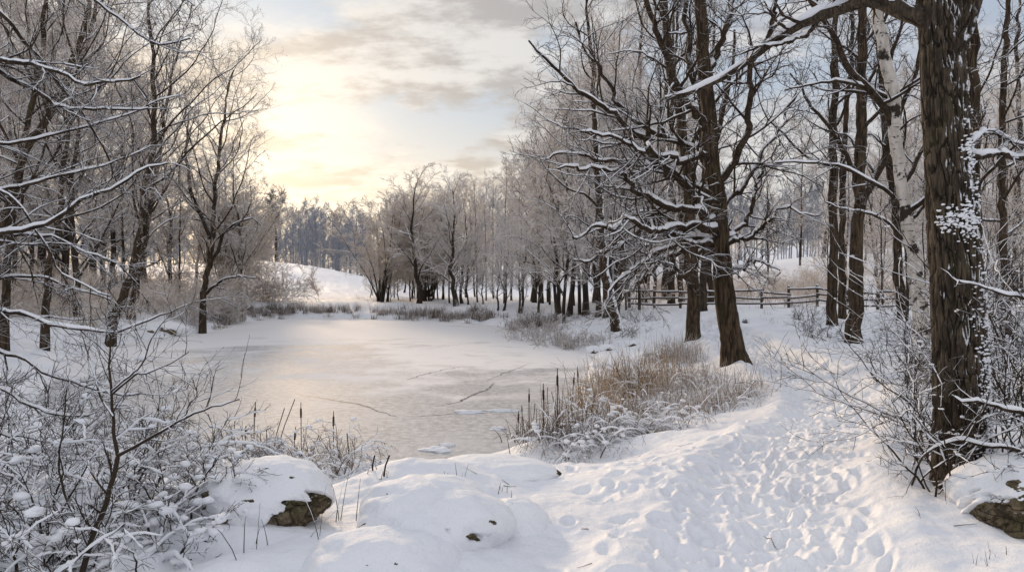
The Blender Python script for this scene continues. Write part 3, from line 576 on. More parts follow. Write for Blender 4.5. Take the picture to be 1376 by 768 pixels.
for i, (px, py, top, rp) in enumerate([(945,418,60,5),(902,408,120,5),(893,402,90,4.5),(870,402,80,4.5),(916,405,40,4),(955,408,120,4.5),(1280,408,0,5),(1365,405,60,5)]):
    Y = Yof(px, py); simple_tree('pole_tree', 'bare tree standing along the fence behind the gnarled oak' if px < 1000 else 'bare tree near the fence beyond the birch and thick trunk', [(px,py+3),(px+r0.randint(-4,4),(py*2+top)/3),(px+r0.randint(-8,8),(py+top*2)/3),(px+r0.randint(-12,12),top),(px+r0.randint(-16,16),top-120)], Y, rp, 1.2, 140+i, bark='bark_mid', n_l=16, tl=(0.25,1), lr=0.3, n=(6,6,4), twig='twig_mid', thick=0.03, group='trees along the fence behind the oak' if px < 1000 else 'trees near the fence beyond the birch')
# --- left foreground: overhanging limbs of a tree just out of frame, and the leaning trunks behind
def overhang():
    Y = 6.2; base = at(-190, 640, Y); base[2] = H1(base[0], base[1]); r = rs(31)
    T = Tree('overhanging_tree', 'snowy limbs reaching in from a tree at the left edge over the pond', 'tree', base)
    P, R = limb([(-190,700),(-185,560),(-178,420),(-172,280),(-160,120),(-150,0),(-140,-200),(-120,-420)], Y, 30, 12, 60, 5, 0.003); P[0,2] = base[2]-.1; T.tr.tubes(P, R, 32)
    L = [([(-172,120),(-60,78),(0,80),(40,85),(75,100),(110,116),(150,112),(190,104)], -.6, 6, 1.2), ([(-165,60),(-60,62),(0,92),(45,120),(80,142),(130,146),(200,145)], .5, 6.5, 1.2),
         ([(-175,300),(-60,262),(50,246),(100,232),(150,217),(205,198)], 1.0, 5, 1), ([(-175,350),(-60,325),(0,313),(60,296),(115,266),(150,254),(200,230),(226,217)], -.8, 5.5, 1),
         ([(-178,380),(-40,318),(50,320),(70,318),(100,331),(150,352),(190,378)], .3, 4.5, 1), ([(-180,460),(-40,420),(30,422),(75,434),(125,446),(175,440),(232,418)], -1.0, 4.5, .9),
         ([(-180,430),(-40,455),(30,484),(65,504),(100,519),(145,529),(190,524)], -.5, 5, 1), ([(-165,30),(-30,0),(40,60),(70,100),(110,150),(140,200),(165,260)], .9, 4.5, 1),
         ([(-160,0),(-20,-60),(60,-30),(130,5),(170,40),(215,62),(258,50)], .2, 5, 1), ([(-150,-100),(20,-120),(120,-60),(200,-12),(240,0),(258,11)], -.4, 4.5, 1),
         ([(-176,250),(-40,200),(30,190),(80,180),(130,165),(180,150),(240,125)], 1.2, 4, .9), ([(-182,480),(-60,500),(0,520),(40,545),(80,560),(120,556)], -.8, 4.5, 1), ([(-178,400),(-50,380),(20,372),(80,380),(130,395),(170,420)], .8, 4, .9),
         ([(-172,180),(-40,240),(20,270),(60,330),(90,370),(140,400)], -.2, 4, .9), ([(-184,520),(-80,545),(-10,580),(40,590),(90,600)], -.9, 4, 1)]
    A = []
    for i, (p, dy, a, b2) in enumerate(L):
        n = len(p); A.append(limb([(x, y, dy*(k_/(n-1))) for k_, (x, y) in enumerate(p)], Y, a*1.0, b2, 30, 60+i, 0.012, 0.7))
    LP = np.stack([a[0] for a in A]); LR = np.stack([a[1] for a in A]); T.cr.tubes(LP, LR, 9); ridge(T.sn, LP, LR, 0.022, r, 7, lift=0.4, gap=0.04)
    ramify(T, LP, LR, r, 11, 7, 4, 0.016, snow2=False, lr=(0.26,0.45,0.5), ang=38, wander=0.17, trop=-0.01, rm=(0.0045,0.003,0.0022), t0=0.3)
    T.done('bark', 'limb', 'twig')
overhang()
for i, (pts, Y, rp, lb) in enumerate([([(-32,440),(-10,350),(8,295),(35,205),(65,155),(95,90),(115,30),(130,-40),(150,-140)], 21, 7, 'dark trunk leaning right at the left edge of the wood'),
        ([(5,430),(12,340),(20,260),(32,200),(46,130),(56,70),(62,0),(70,-120)], 24, 5.5, 'dark upright trunk behind the leaning one at the left edge'),
        ([(60,425),(66,360),(80,300),(85,230),(95,150),(110,80),(130,0),(140,-80)], 27, 5, 'slender dark trunk third from the left edge of the wood'),
        ([(148,432),(165,400),(185,330),(192,280),(200,230),(208,170),(206,90),(200,20),(196,-60)], 33, 5.8, 'tall forked oak rising above the left bank')]):
    simple_tree('oak_tree', lb, pts, Y, rp, 1.5, 201+i, n_l=20, tl=(0.22,1), lr=0.42, ang=45, n=(7,6,5), thick=0.03, trop=0.05, twig='twig_left')
simple_tree('oak_tree', 'dark tree with spreading crown at the right end of the left wood', [(272,412),(278,370),(286,310),(290,250),(296,190),(305,130),(312,95)], 41, 4.2, 1.0, 211, n_l=22, tl=(0.25,1), lr=0.5, ang=48, n=(8,7,6), thick=0.035, twig='twig_left',
            extra=[([(280,360),(300,315),(318,300),(340,292),(352,300)],3,.8), ([(276,395),(295,378),(318,372),(345,372)],2.5,.8), ([(284,320),(262,270),(250,210),(255,150)],3.5,.9)])
simple_tree('oak_tree', 'dark trunk with long crown in the middle of the left wood', [(176,415),(190,350),(200,290),(212,225),(222,150),(235,85),(245,50)], 39, 4.8, 1.0, 213, n_l=22, tl=(0.25,1), lr=0.48, ang=46, n=(7,7,5), thick=0.035, twig='twig_left')
simple_tree('leaning_tree', 'thin leaning stem on the left bank beside the ice', [(147,434),(158,408),(172,380),(185,340),(200,300)], 33, 3.2, .8, 215, n_l=8, lr=0.4, n=(5,5,3), thick=0.02, twig='twig_left')
# ------------------------------------------------------------------ woodland variants
def variant(kind, seed, twig, bark='bark_mid'):
    r = rs(seed); H = 12.0; z = np.linspace(0, 1, 14)
    tr = MB(); tw = MB(); sn = MB()
    if kind == 'oak':
        P = np.stack([np.cumsum(r.normal(0, .09, 14)), np.cumsum(r.normal(0, .09, 14)), z*H*.82], 1); R = 0.145*(1-z*.85); R[0] *= 1.35; tr.tubes(P, R, 8)
        P1, R1 = grow(P[None], R[None], 22, .14, 1, 48, 12, .42, .45, .45, 10, .13, .07, r, .2, .02); P2, R2 = grow(P1, R1, 8, .15, 1, 42, 12, .42, .4, .55, 7, .16, .05, r, .25, .011)
        P3, R3 = grow(P2, R2, 8, .12, 1, 42, 12, .45, .3, .6, 5, .17, .04, r, .35, .0075); P4, R4 = grow(P3, R3, 5, .1, 1, 40, 12, .5, .2, .8, 3, .15, .03, r, .5, .006)
    elif kind == 'birch':
        P = np.stack([np.cumsum(r.normal(0, .06, 14)), np.cumsum(r.normal(0, .06, 14)), z*H*.97], 1); R = 0.105*(1-z*.93); tr.tubes(P, R, 8)
        P1, R1 = grow(P[None], R[None], 30, .10, 1, 36, 8, .34, .55, .42, 10, .10, .10, r, .2, .014, tropend=-.12); P2, R2 = grow(P1, R1, 8, .2, 1, 35, 10, .4, .3, .5, 6, .12, 0, r, .3, .009, tropend=-.25)
        P3, R3 = grow(P2, R2, 6, .1, 1, 38, 10, .7, .3, .6, 6, .08, -.05, r, .3, .0065, tropend=-.4); P4, R4 = grow(P3, R3, 3, .1, 1, 30, 10, .45, .2, .8, 4, .06, -.3, r, .5, .0048)
    elif kind == 'pole':
        P = np.stack([np.cumsum(r.normal(0, .05, 14)), np.cumsum(r.normal(0, .05, 14)), z*H*.98], 1); R = 0.095*(1-z*.9); tr.tubes(P, R, 8)
        P1, R1 = grow(P[None], R[None], 28, .13, 1, 50, 12, .24, .5, .42, 9, .12, .08, r, .2, .013); P2, R2 = grow(P1, R1, 8, .12, 1, 45, 12, .45, .35, .55, 6, .15, .03, r, .3, .009)
        P3, R3 = grow(P2, R2, 7, .1, 1, 42, 12, .5, .3, .6, 4, .16, .02, r, .35, .007); P4, R4 = grow(P3, R3, 4, .1, 1, 40, 12, .5, .2, .8, 3, .15, .02, r, .5, .006)
    else:   # multi-stemmed rime-covered tree
        ns = 13; P = np.zeros((ns, 12, 3)); a = r.rand(ns)*2*PI; t = r.uniform(.05, .34, ns)
        D = np.stack([np.sin(t)*np.cos(a), np.sin(t)*np.sin(a), np.cos(t)], 1); P[:, 0] = r.normal(0, .25, (ns, 3))*[1,1,0]
        for s in range(1, 12): D = nrmz(D+.07*r.normal(size=(ns, 3))+[0,0,.02]); P[:, s] = P[:, s-1]+D*H*.9/11*r.uniform(.8, 1, (ns, 1))
        R = np.linspace(.065, .014, 12)[None]*r.uniform(.7, 1.2, (ns, 1)); tr.tubes(P, R, 7)
        P1, R1 = grow(P, R, 11, .12, 1, 42, 12, .32, .5, .5, 8, .13, .06, r, .2, .014); P2, R2 = grow(P1, R1, 7, .12, 1, 42, 12, .5, .35, .55, 6, .16, .03, r, .3, .010)
        P3, R3 = grow(P2, R2, 8, .1, 1, 42, 12, .5, .3, .6, 4, .16, .02, r, .35, .0075); P4, R4 = grow(P3, R3, 5, .1, 1, 40, 12, .5, .2, .8, 3, .15, .02, r, .5, .006)
    if bark != 'bark_far': ridge(sn, P1, R1, .07, r, 4, gap=.2, cap=4); ridge(sn, P2, R2, .06, r, 3, gap=.25, cap=5); ridge(sn, P3, R3, .035, r, 3, gap=.45, cap=4)
    tr.tubes(P1, R1, 5); tw.tubes(P2, R2, 4); tw.tubes(P3, R3, 3); tw.tubes(P4, R4, 3)
    a = mesh_from('trunk', np.concatenate(tr.V), np.concatenate(tr.F), M[bark]); b = mesh_from('crown', np.concatenate(tw.V), np.concatenate(tw.F), M[twig]); c = mesh_from('snow_load', np.concatenate(sn.V), np.concatenate(sn.F), M['rime_load']) if sn.n else None; return a, b, c, float(np.percentile(np.concatenate(tw.V)[:,2], 99.6))
VAR = {'oak': [variant('oak', 301+i, ['twig_mid','twig_white','twig_left'][i]) for i in range(3)], 'birch': [variant('birch', 311+i, 'twig_mid') for i in range(2)], 'pole': [variant('pole', 321+i, ['twig_mid','twig_left','twig_gold'][i]) for i in range(3)],
       'rime': [variant('rime', 331+i, 'twig_gold') for i in range(2)], 'oakw': [variant('oak', 371, 'twig_white')], 'oakd': [variant('oak', 341+i, 'twig_left') for i in range(2)], 'poled': [variant('pole', 351+i, 'twig_left') for i in range(2)]}
NAMES = {'oakw':'rime_tree','oak':'bare_oak','birch':'weeping_birch','pole':'slim_tree','rime':'rime_tree','oakd':'bare_oak','poled':'slim_tree'}
def plant(kind, px, Y, top, r, label, group, wid=1.0):
    p = at(px, HOR, Y); x, y = p[0], p[1]; z_ = H1(x, y); Hh = max(3.0, at(px, top, Y)[2]-z_); a, b, c, h_ = VAR[kind][r.randint(len(VAR[kind]))]; s_ = Hh/h_
    rt = empty(NAMES[kind], (x, y, z_-0.1), label, 'tree', group, r.rand()*2*PI, (s_*wid, s_*wid, s_)); link('trunk', a, rt); link('crown', b, rt); link('snow_load', c, rt); return rt
rw = rs(77)
pts_t = np.array([(480,300),(500,268),(530,256),(560,228),(600,220),(640,212),(675,178),(705,140),(740,90),(780,20),(830,-40)], float); pts_y = np.array([(480,66),(560,64),(640,58),(700,46),(760,39),(830,36)], float)
for i in range(56):
    px = 492+345*((i+rw.rand())/56); Yf = np.interp(px, pts_y[:,0], pts_y[:,1]); row = rw.rand()**1.3; Y = Yf+1+row*20; top = np.interp(px-30, pts_t[:,0], pts_t[:,1])+rw.uniform(-6, 55)
    kind = rw.choice(['oak','birch','pole','rime'], p=[.36,.16,.48,.0]) if px > 600 else rw.choice(['oak','pole','rime'], p=[.3,.25,.45])
    if px > 655 and px < 800 and rw.rand() < .15: kind = 'birch'
    elif rw.rand() < .22: kind = 'oakw'; top = top+60; Y = Yf+row*6
    plant(kind, px, Y, top, rw, {'oak':'bare branching tree in the frosted wood across the pond','birch':'tall frosted birch with hanging twigs in the wood right of the pond','pole':'slim upright tree in the frosted wood across the pond','rime':'pale multi-stemmed tree white with rime across the pond','oakw':'low spreading tree coated white in rime across the pond'}[kind],
          {'oak':'branching trees in the wood across the pond','birch':'birches in the wood right of the pond','pole':'slim trees in the wood across the pond','rime':'rime-covered trees across the pond','oakw':'low white rime-coated trees across the pond'}[kind])
for kind, px, Y, top, lb in [('rime',512,64,258,'golden rime-covered tree at the left tip of the wood across the pond'),('oak',566,60,218,'broad fan-crowned tree tallest at the left end of the wood across the pond'),('rime',322,66,262,'low golden rime-covered tree on the hill foot beside the left wood'),('rime',298,62,240,'golden frosted tree behind the right end of the left wood'),('oak',615,57,212,'broad dark-stemmed tree in the middle of the wood across the pond')]:
    plant(kind, px, Y, top, rw, lb, None, 1.0 if px == 503 else 1.4)
lt = np.array([(-80,-200),(100,-60),(170,10),(210,40),(250,85),(290,115),(330,160),(348,220)], float); ly = np.array([(-80,27),(0,31),(100,36),(200,43),(300,53),(345,58)], float)
for i in range(24):
    px = -70+400*((i+rw.rand())/24); Y = np.interp(px, ly[:,0], ly[:,1])+1+rw.rand()*16; top = np.interp(px, lt[:,0], lt[:,1])+rw.uniform(0, 110)
    kind = rw.choice(['oakd','poled'], p=[.5,.5])
    plant(kind, px, Y, top, rw, {'oakd':'bare branching tree in the dark wood on the left bank','poled':'slim bare tree in the dark wood on the left bank'}[kind], {'oakd':'branching trees in the wood on the left bank','poled':'slim trees in the wood on the left bank'}[kind])
for i in range(36):
    px = 800+660*((i+rw.rand())/36); Y = rw.uniform(52, 84); 
    if 985 < px < 1110:
        if i % 2: continue
        Y = rw.uniform(78, 95)
    top = np.interp(px, [800,900,985,1110,1460], [-20,60,230,150,60])+rw.uniform(-40, 130); kind = rw.choice(['oak','pole','birch'], p=[.4,.45,.15])
    plant(kind, px, Y, top, rw, {'oak':'bare branching tree in the frosted wood behind the fence','pole':'slim bare tree in the frosted wood behind the fence','birch':'birch with hanging twigs in the wood behind the fence'}[kind], {'oak':'branching trees behind the fence','pole':'slim trees behind the fence','birch':'birches behind the fence'}[kind])
for i in range(22):
    px = rw.choice([rw.uniform(700,900), rw.uniform(1165,1400)]); Y = rw.uniform(26, 46); top = rw.uniform(60, 300)
    p = at(px, HOR, Y)
    if bil(SDF, SX0, SY0, SS, np.array([p[0]]), np.array([p[1]]))[0] < 2.0: continue
    plant('pole', px, Y, top, rw, 'thin young tree among the larger trunks on the right bank', 'young trees on the right bank', 0.8)
# ------------------------------------------------------------------ far wood
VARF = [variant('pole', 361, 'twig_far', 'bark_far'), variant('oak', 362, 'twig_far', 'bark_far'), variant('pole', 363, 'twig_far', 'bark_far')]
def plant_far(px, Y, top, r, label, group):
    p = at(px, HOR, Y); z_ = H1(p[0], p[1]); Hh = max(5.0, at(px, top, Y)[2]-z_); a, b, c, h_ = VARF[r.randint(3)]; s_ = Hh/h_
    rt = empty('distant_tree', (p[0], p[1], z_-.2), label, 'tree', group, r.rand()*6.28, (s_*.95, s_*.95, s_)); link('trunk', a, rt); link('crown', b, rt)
for i in range(30): plant_far(345+165*((i+rw.rand())/30), rw.uniform(122, 150), 280+rw.uniform(-6, 26), rw, 'frosted tree tinted grey-blue for haze on the skyline behind the snowy hill', 'trees on the skyline behind the snowy hill')
for i in range(30): plant_far(960+480*((i+rw.rand())/30), rw.uniform(105, 140), 285+rw.uniform(-25, 35), rw, 'frosted tree tinted grey for haze in the distance beyond the snowy field on the right', 'distant trees beyond the right field')
def far_wood():
    r = rs(91); mb = MB(); z = np.linspace(0, 1, 6)
    for i in range(420):
        px = r.uniform(-150, 1530); Y = r.uniform(150, 215); p = at(px, HOR, Y); z_ = H1(p[0], p[1]); Hh = Y/F*r.uniform(75, 98) if px < 520 else Y/F*r.uniform(70, 120)
        P = np.stack([p[0]+np.cumsum(r.normal(0, .15, 6)), p[1]+0*z, z_+z*Hh], 1); R = .16*(1-z*.85); mb.tubes(P, R, 4)
        P1, R1 = grow(P[None], R[None], 14, .2, 1, 42, 12, .28, .5, .5, 5, .13, .08, r, .3, .05); P2, R2 = grow(P1, R1, 9, .1, 1, 40, 12, .5, .3, .6, 3, .15, .03, r, .5, .035); P3, R3 = grow(P2, R2, 5, .1, 1, 40, 12, .6, .3, .8, 2, .15, .03, r, .6, .028); mb.tubes(P1, R1, 3); mb.tubes(P2, R2, 3); mb.tubes(P3, R3, 3)
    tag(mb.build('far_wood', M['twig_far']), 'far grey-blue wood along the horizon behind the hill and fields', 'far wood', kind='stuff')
far_wood()
def pine():
    r = rs(95); Y = 118; p = at(371, HOR, Y); z_ = H1(p[0], p[1]); Hh = at(371, 258, Y)[2]-z_; T = Tree('pine_tree', 'dark pine with a tufted top standing above the far skyline', 'tree', (p[0], p[1], z_))
    z = np.linspace(0, 1, 10); P = np.stack([p[0]+z*0, p[1]+z*0, z_+z*Hh*.97], 1); R = .26*(1-z*.8); T.tr.tubes(P, R, 8)
    P1, R1 = grow(P[None], R[None], 22, .5, 1, 66, 12, .2, .35, .4, 6, .15, .06, r, .3, .04); T.tr.tubes(P1, R1, 5)
    P2, R2 = grow(P1, R1, 9, .3, 1, 45, 15, .5, .2, .6, 4, .2, .05, r, .5, .03); P3, R3 = grow(P2, R2, 26, .2, 1, 55, 20, .35, .1, .6, 2, .1, .05, r, .7, .016, lmin=.25); T.tw.tubes(P2, R2, 3); T.tw.tubes(P3, R3, 3); T.done('bark_mid', 'limb', 'pine')
pine()
# ------------------------------------------------------------------ bushes
def bush(name, label, loc, ns, hgt, seed, tilt=(12,60), thick=0.03, n=(6,5,0), stem_r=0.007, droop=-0.06, group=None, blobn=0, twig='stem', up=0.0, lr=(0.5,0.5,0.5), lean=(0,0), wander=.12, rm=(.0035,.0025,.0018), blobr=(.015,.045), spread=.12, cat='bush', sn3=False, sn2=True, steep=.8):
    r = rs(seed); base = np.array(loc, float); T = Tree(name, label, cat, base, group)
    a = r.rand(ns)*2*PI; t = np.radians(r.uniform(tilt[0], tilt[1], ns)); D = np.stack([np.sin(t)*np.cos(a)+lean[0], np.sin(t)*np.sin(a)+lean[1], np.cos(t)], 1); D = nrmz(D)
    P = np.zeros((ns, 12, 3)); P[:, 0] = base+np.stack([r.normal(0, spread, ns), r.normal(0, spread, ns), np.full(ns, -.05)], 1); L = hgt*r.uniform(.6, 1.2, ns)
    for s in range(1, 12): D = nrmz(D+wander*r.normal(size=(ns, 3))+[0,0,up+droop*s/11]); P[:, s] = P[:, s-1]+D*(L/11)[:, None]
    R = np.linspace(1, .3, 12)[None]*stem_r*r.uniform(.6, 1.3, (ns, 1)); T.cr.tubes(P, R, 6)
    if thick: ridge(T.sn, P, R, thick, r, 6, gap=.2, steep=steep, cap=9)
    P2, R2 = grow(P, R, n[0], .15, 1, 42, 14, lr[0], .4, .6, 8, .15, droop*.4+up, r, .3, rm[0]); T.tw.tubes(P2, R2, 4)
    if thick and sn2: ridge(T.sn, P2, R2, thick*.72, r, 5, gap=.25, steep=steep, cap=9)
    if n[1]:
        P3, R3 = grow(P2, R2, n[1], .15, 1, 42, 14, lr[1], .3, .7, 5, .15, up, r, .4, rm[1]); T.tw.tubes(P3, R3, 3)
        if thick and sn3: ridge(T.sn, P3, R3, thick*.45, r, 4, gap=.25, cap=9)
        if n[2]: P4, R4 = grow(P3, R3, n[2], .15, 1, 42, 14, lr[2], .3, .7, 4, .15, up, r, .4, rm[2]); T.tw.tubes(P4, R4, 3)
    if blobn:
        pool = P2.reshape(-1, 3); pts = pool[r.randint(len(pool), size=blobn)]+[0,0,.012]; blobs(T.sn, pts, r.uniform(blobr[0], blobr[1], blobn), r, .6)
    return T.done(None, twig, twig)
rb = rs(501)
# snow-laden thicket in the left foreground
for i, (px, py, ns, h, th_, lb) in enumerate([(20,790,14,.8,.040,'snow-laden bush in the bottom left corner'),(110,770,14,.7,.040,'snow-laden bush behind the tall sapling at the bottom left'),(215,745,12,.6,.038,'low snow-heaped bush left of the brown-faced boulder'),(60,690,15,1.0,.036,'snow-laden bush above the corner bush on the left'),
        (170,680,15,.95,.034,'arching snowy bush in the middle of the left thicket'),(268,690,11,.6,.034,'low arching snowy bush touching the large boulder'),(10,640,18,1.3,.032,'tall snowy bush at the left edge under the overhanging limbs'),(110,620,16,1.2,.030,'tall tangled bush at the back of the left thicket'),(205,610,18,1.1,.030,'twiggy bush at the water side of the left thicket'),(270,625,14,.8,.028,'small twiggy bush beside the left cattails'),(-70,700,18,1.2,.036,'snowy bush half outside the left edge')]):
    g = ground(px, py); bush('snowy_bush', lb, g, ns, h, 510+i, (15,76), th_*1.95, (6,5,2), .0085, -.10, blobn=70, blobr=(.010,.042), up=.0, wander=.17, rm=(.0042,.0028,.0018), steep=.5)
for i, (px, py, h, lb) in enumerate([(440,632,.62,'snow-bowed clump of weeds right of the left cattails'),(465,640,.5,'smaller snow-bowed weeds leaning onto the ice edge'),(395,622,.5,'snow-bowed weeds behind the large boulder'),(350,615,.5,'snow-bowed weeds among the left cattails')]):
    g = ground(px, py); bush('weed_clump', lb, g, 18, h*1.35, 540+i, (10,60), .11, (6,4,0), .008, -.30, blobn=36, blobr=(.015,.045), sn2=False, wander=.05, twig='reed_dark', cat='weeds', steep=.45)
def sapling():
    b = at(100, 800, 4.1); b[2] = H1(b[0], b[1]); Y = 4.1; r = rs(551); T = Tree('sapling', 'dark bare sapling with spreading twigs in the left foreground', 'sapling', b)
    L = [([(100,800,0),(118,740,0),(135,690,.02),(150,645,.03),(158,612,.05)],4.2,3.2),([(158,612,.05),(152,570,.1),(149,530,.12),(147,490,.15),(150,450,.2)],2.6,1.0),([(158,612,.05),(195,592,.0),(240,566,-.1),(280,548,-.15),(322,534,-.2)],2.6,.8),
         ([(120,735,0),(95,680,.2),(80,630,.3),(85,570,.35),(90,520,.4)],2.2,.8),([(150,530,.12),(178,506,.1),(205,500,.0),(255,472,0)],1.6,.6),([(152,560,.1),(130,520,.2),(118,480,.3),(112,450,.3)],1.6,.6),([(240,566,-.1),(262,530,-.1),(258,510,-.1)],1.2,.5),([(150,525,.1),(190,490,.1),(205,455,.1),(232,420,.1)],1.4,.5)]
    A = [limb(p, Y, a, b2, 16, 560+i, .006) for i, (p, a, b2) in enumerate(L)]; LP = np.stack([a[0] for a in A]); LR = np.stack([a[1] for a in A]); T.cr.tubes(LP, LR, 7); ridge(T.sn, LP, LR, .010, r, 5, gap=.3)
    ramify(T, LP, LR, r, 6, 4, 0, .009, lr=(.4,.45,.5), ang=40, wander=.1, trop=.03, rm=(.0022,.0016,.0012), t0=.25); T.done(None, 'stem', 'stem')
sapling()
# thicket round the thick right trunk
for i, (px, py, ns, h, up, ln, lb) in enumerate([(1255,655,13,1.05,.05,(0,0),'bare snow-dusted bush at the left foot of the thick trunk'),(1248,622,11,1.1,.05,(0,0),'twiggy bush behind the one at the left foot of the thick trunk'),(1262,590,9,1.8,.06,(0,0),'tall bare bush between the path and the thick trunk'),(1285,545,10,2.0,.07,(0,0),'tallest bare bush left behind the thick trunk'),
        (1345,600,16,2.2,.05,(0,0),'snowy thicket right of the thick trunk'),(1390,640,14,2.0,.05,(0,0),'snowy thicket at the right edge above the boulder'),(1360,540,14,2.8,.06,(0,0),'tall bare thicket at the right edge behind the trunk'),(1420,560,14,2.8,.06,(-.1,0),'bare thicket beyond the right edge'),(1330,520,12,2.4,.06,(0,0),'snowy bush right behind the thick trunk')]):
    g = ground(px, py); bush('bare_bush', lb, g, ns, h, 570+i, (5,42), .018, (6,4,2), .0085, -.02, blobn=120, up=up*.5, blobr=(.007,.018), wander=.17, twig='stem', rm=(.0045,.003,.002))
g0 = ground(1300, 660)
def snag():
    Y = g0[1]-.35; b = at(1400, 640, Y); b[2] = H1(b[0], b[1]); r = rs(590); T = Tree('fallen_branch', 'crooked snow-covered branches crossing in front of the thick trunk', 'branch', b)
    L = [([(1420,600,0),(1400,570,0),(1376,555,0),(1345,548,0),(1318,538,0),(1296,541,0),(1280,530,0)],5,1.2),([(1400,620,0),(1360,602,0),(1322,598,.05),(1290,592,.1),(1258,598,.1),(1236,620,.1),(1225,650,.1)],3.2,1.4),([(1420,400,.2),(1376,402,.1),(1345,396,0),(1312,382,0),(1285,378,0),(1262,362,0)],3.2,.8),([(1420,640,.1),(1385,598,.2),(1352,606,.2)],4,1.5)]
    A = [limb(p, Y, a, b2, 22, 600+i, .008) for i, (p, a, b2) in enumerate(L)]; LP = np.stack([a[0] for a in A]); LR = np.stack([a[1] for a in A]); T.cr.tubes(LP, LR, 8); ridge(T.sn, LP, LR, .03, r, 7, gap=.03); ramify(T, LP, LR, r, 5, 3, 0, .014, lr=(.25,.4,.5), rm=(.003,.002,.002)); T.done(None, 'limb', 'twig')
snag()
# shrubs around the pond and in the woods
def shrub_at(px, py, h, ns, seed, lb, twig='twig_mid', n=(7,6,4), thick=.02, tilt=(5,65), group=None, rm=(.008,.006,.005), wide=.3, name='frosted_shrub'):
    g = ground(px, py); bush(name, lb, g, ns, h, seed, tilt, thick, n, .014, -.02, group=group, twig=twig, rm=rm, spread=wide)
shrub_at(372,404,3.2,26,620,'domed grey bush with bent boughs below the snowy hill', 'twig_left', (8,6,4), .05, (20,75), None, (.016,.012,.010), .8)
shrub_at(345,404,2.6,18,621,'smaller grey bush left of the domed bush below the hill', 'twig_left', (8,6,4), .04, (20,70), None, (.016,.012,.010), .6)
shrub_at(300,430,2.3,26,622,'dense dark bush at the tip of the left bank overhanging the ice', 'twig_left', (8,7,5), .03, (10,80), None, (.010,.008,.007), .6)
shrub_at(255,432,1.6,18,623,'low dark bush on the left bank behind the ice edge', 'twig_left', (7,6,4), .03, (10,80), None, (.010,.008,.007), .5)
shrub_at(428,404,3.1,1,624,'thin upright young tree standing alone below the snowy hill', 'twig_mid', (34,7,3), .01, (0,2), None, (.012,.010,.008), .0, 'young_tree')
for i, (px, py, h) in enumerate([(708,448,.8),(722,456,.75),(738,462,.7),(755,466,.7),(772,466,.65),(790,462,.6),(715,440,1.0),(735,446,.8)]):
    shrub_at(px, py, h, 26, 630+i, 'low frosted brown shrub at the ice edge under the right wood', 'grass', (5,5,3), .02, (5,70), 'frosted shrubs at the ice edge under the right wood', (.008,.006,.005), .5)
for i, (px, py, h) in enumerate([(845,452,.8),(1080,430,.8),(1090,445,.6),(1060,412,.6),(1222,490,.5),(1232,515,.5),(1225,455,.6),(1110,455,.5),(860,432,.7)]):
    shrub_at(px, py, h, 12, 645+i, 'sparse bare shrub poking through the snow between the trunks', 'twig', (6,4,3), .02, (5,65), 'sparse shrubs between the trunks on the right', (.005,.004,.003), .3, 'bare_shrub')
us = []
for i in range(56):
    s = [1,1,1,2][rb.randint(4)]; px = [rb.uniform(500,830), rb.uniform(-20,330), rb.uniform(860,1400)][s]; Y = [rb.uniform(48,70), rb.uniform(30,60), rb.uniform(50,76)][s]; p = at(px, HOR, Y)
    if bil(SDF, SX0, SY0, SS, np.array([p[0]]), np.array([p[1]]))[0] < 1.5: continue
    lb, gp = [('grey undergrowth shrub at the foot of the wood across the pond','undergrowth shrubs across the pond'),('dark undergrowth shrub at the foot of the left wood','undergrowth shrubs in the left wood'),('grey undergrowth shrub behind the fence','undergrowth shrubs behind the fence')][s]
    if len(us) < 4: us.append(bush('undergrowth_shrub', lb, (p[0], p[1], H1(p[0], p[1])), 18, 2.3, 660+i, (5,60), .02, (7,6,4), .016, -.02, group=gp, twig='twig_mid', rm=(.012,.009,.007), spread=.6)); continue
    src = us[rb.randint(4)]; o = src.copy(); C.objects.link(o); o.location = (p[0], p[1], H1(p[0], p[1])); o.rotation_euler = (0,0,rb.rand()*6); o.scale = (rb.uniform(.7,1.2),)*3; o['label'] = lb; o['group'] = gp
    for ch in src.children: c = ch.copy(); C.objects.link(c); c.parent = o
# ------------------------------------------------------------------ reeds, cattails, grasses
def blades(r, base, n, h, spread, bend, rad):
    a = r.rand(n)*2*PI; P = np.zeros((n, 6, 3)); P[:, 0] = base+np.stack([r.normal(0, spread, n), r.normal(0, spread, n), np.full(n, -.04)], 1)
    t = np.abs(r.normal(0, .27, n)); D = nrmz(np.stack([np.sin(t)*np.cos(a), np.sin(t)*np.sin(a), np.cos(t)], 1)); L = h*r.uniform(.5, 1.15, n); bd = bend*r.rand(n)**2
    for s in range(1, 6): D = nrmz(D+np.stack([np.cos(a)*bd*.5, np.sin(a)*bd*.5, -bd*.8*s/5], 1)); P[:, s] = P[:, s-1]+D*(L/5)[:, None]
    R = np.linspace(1, .3, 6)[None]*rad*r.uniform(.6, 1.4, (n, 1)); return P, R
def reed_clump(px, py, h, n, seed, mat, lb, gp, bend=.8, spread=.22, snow=0, rad=.006, g=None):
    g = ground(px, py) if g is None else g; r = rs(seed); rt = empty('reed_clump', tuple(g), lb, 'reeds', gp); mb = MB(); P, R = blades(r, g, n, h, spread, bend, rad); mb.tubes(P, R, 3); mb.build('blades', M[mat], rt, origin=g)
    if snow: sn = MB(); k = P[:snow*2]; ridge(sn, k, R[:snow*2]*1.5, .045, r, 6, gap=.1, steep=.5, cap=9); sn.build('snow_load', M['load'], rt, origin=g)
    return rt
rr2 = rs(700); k = 0
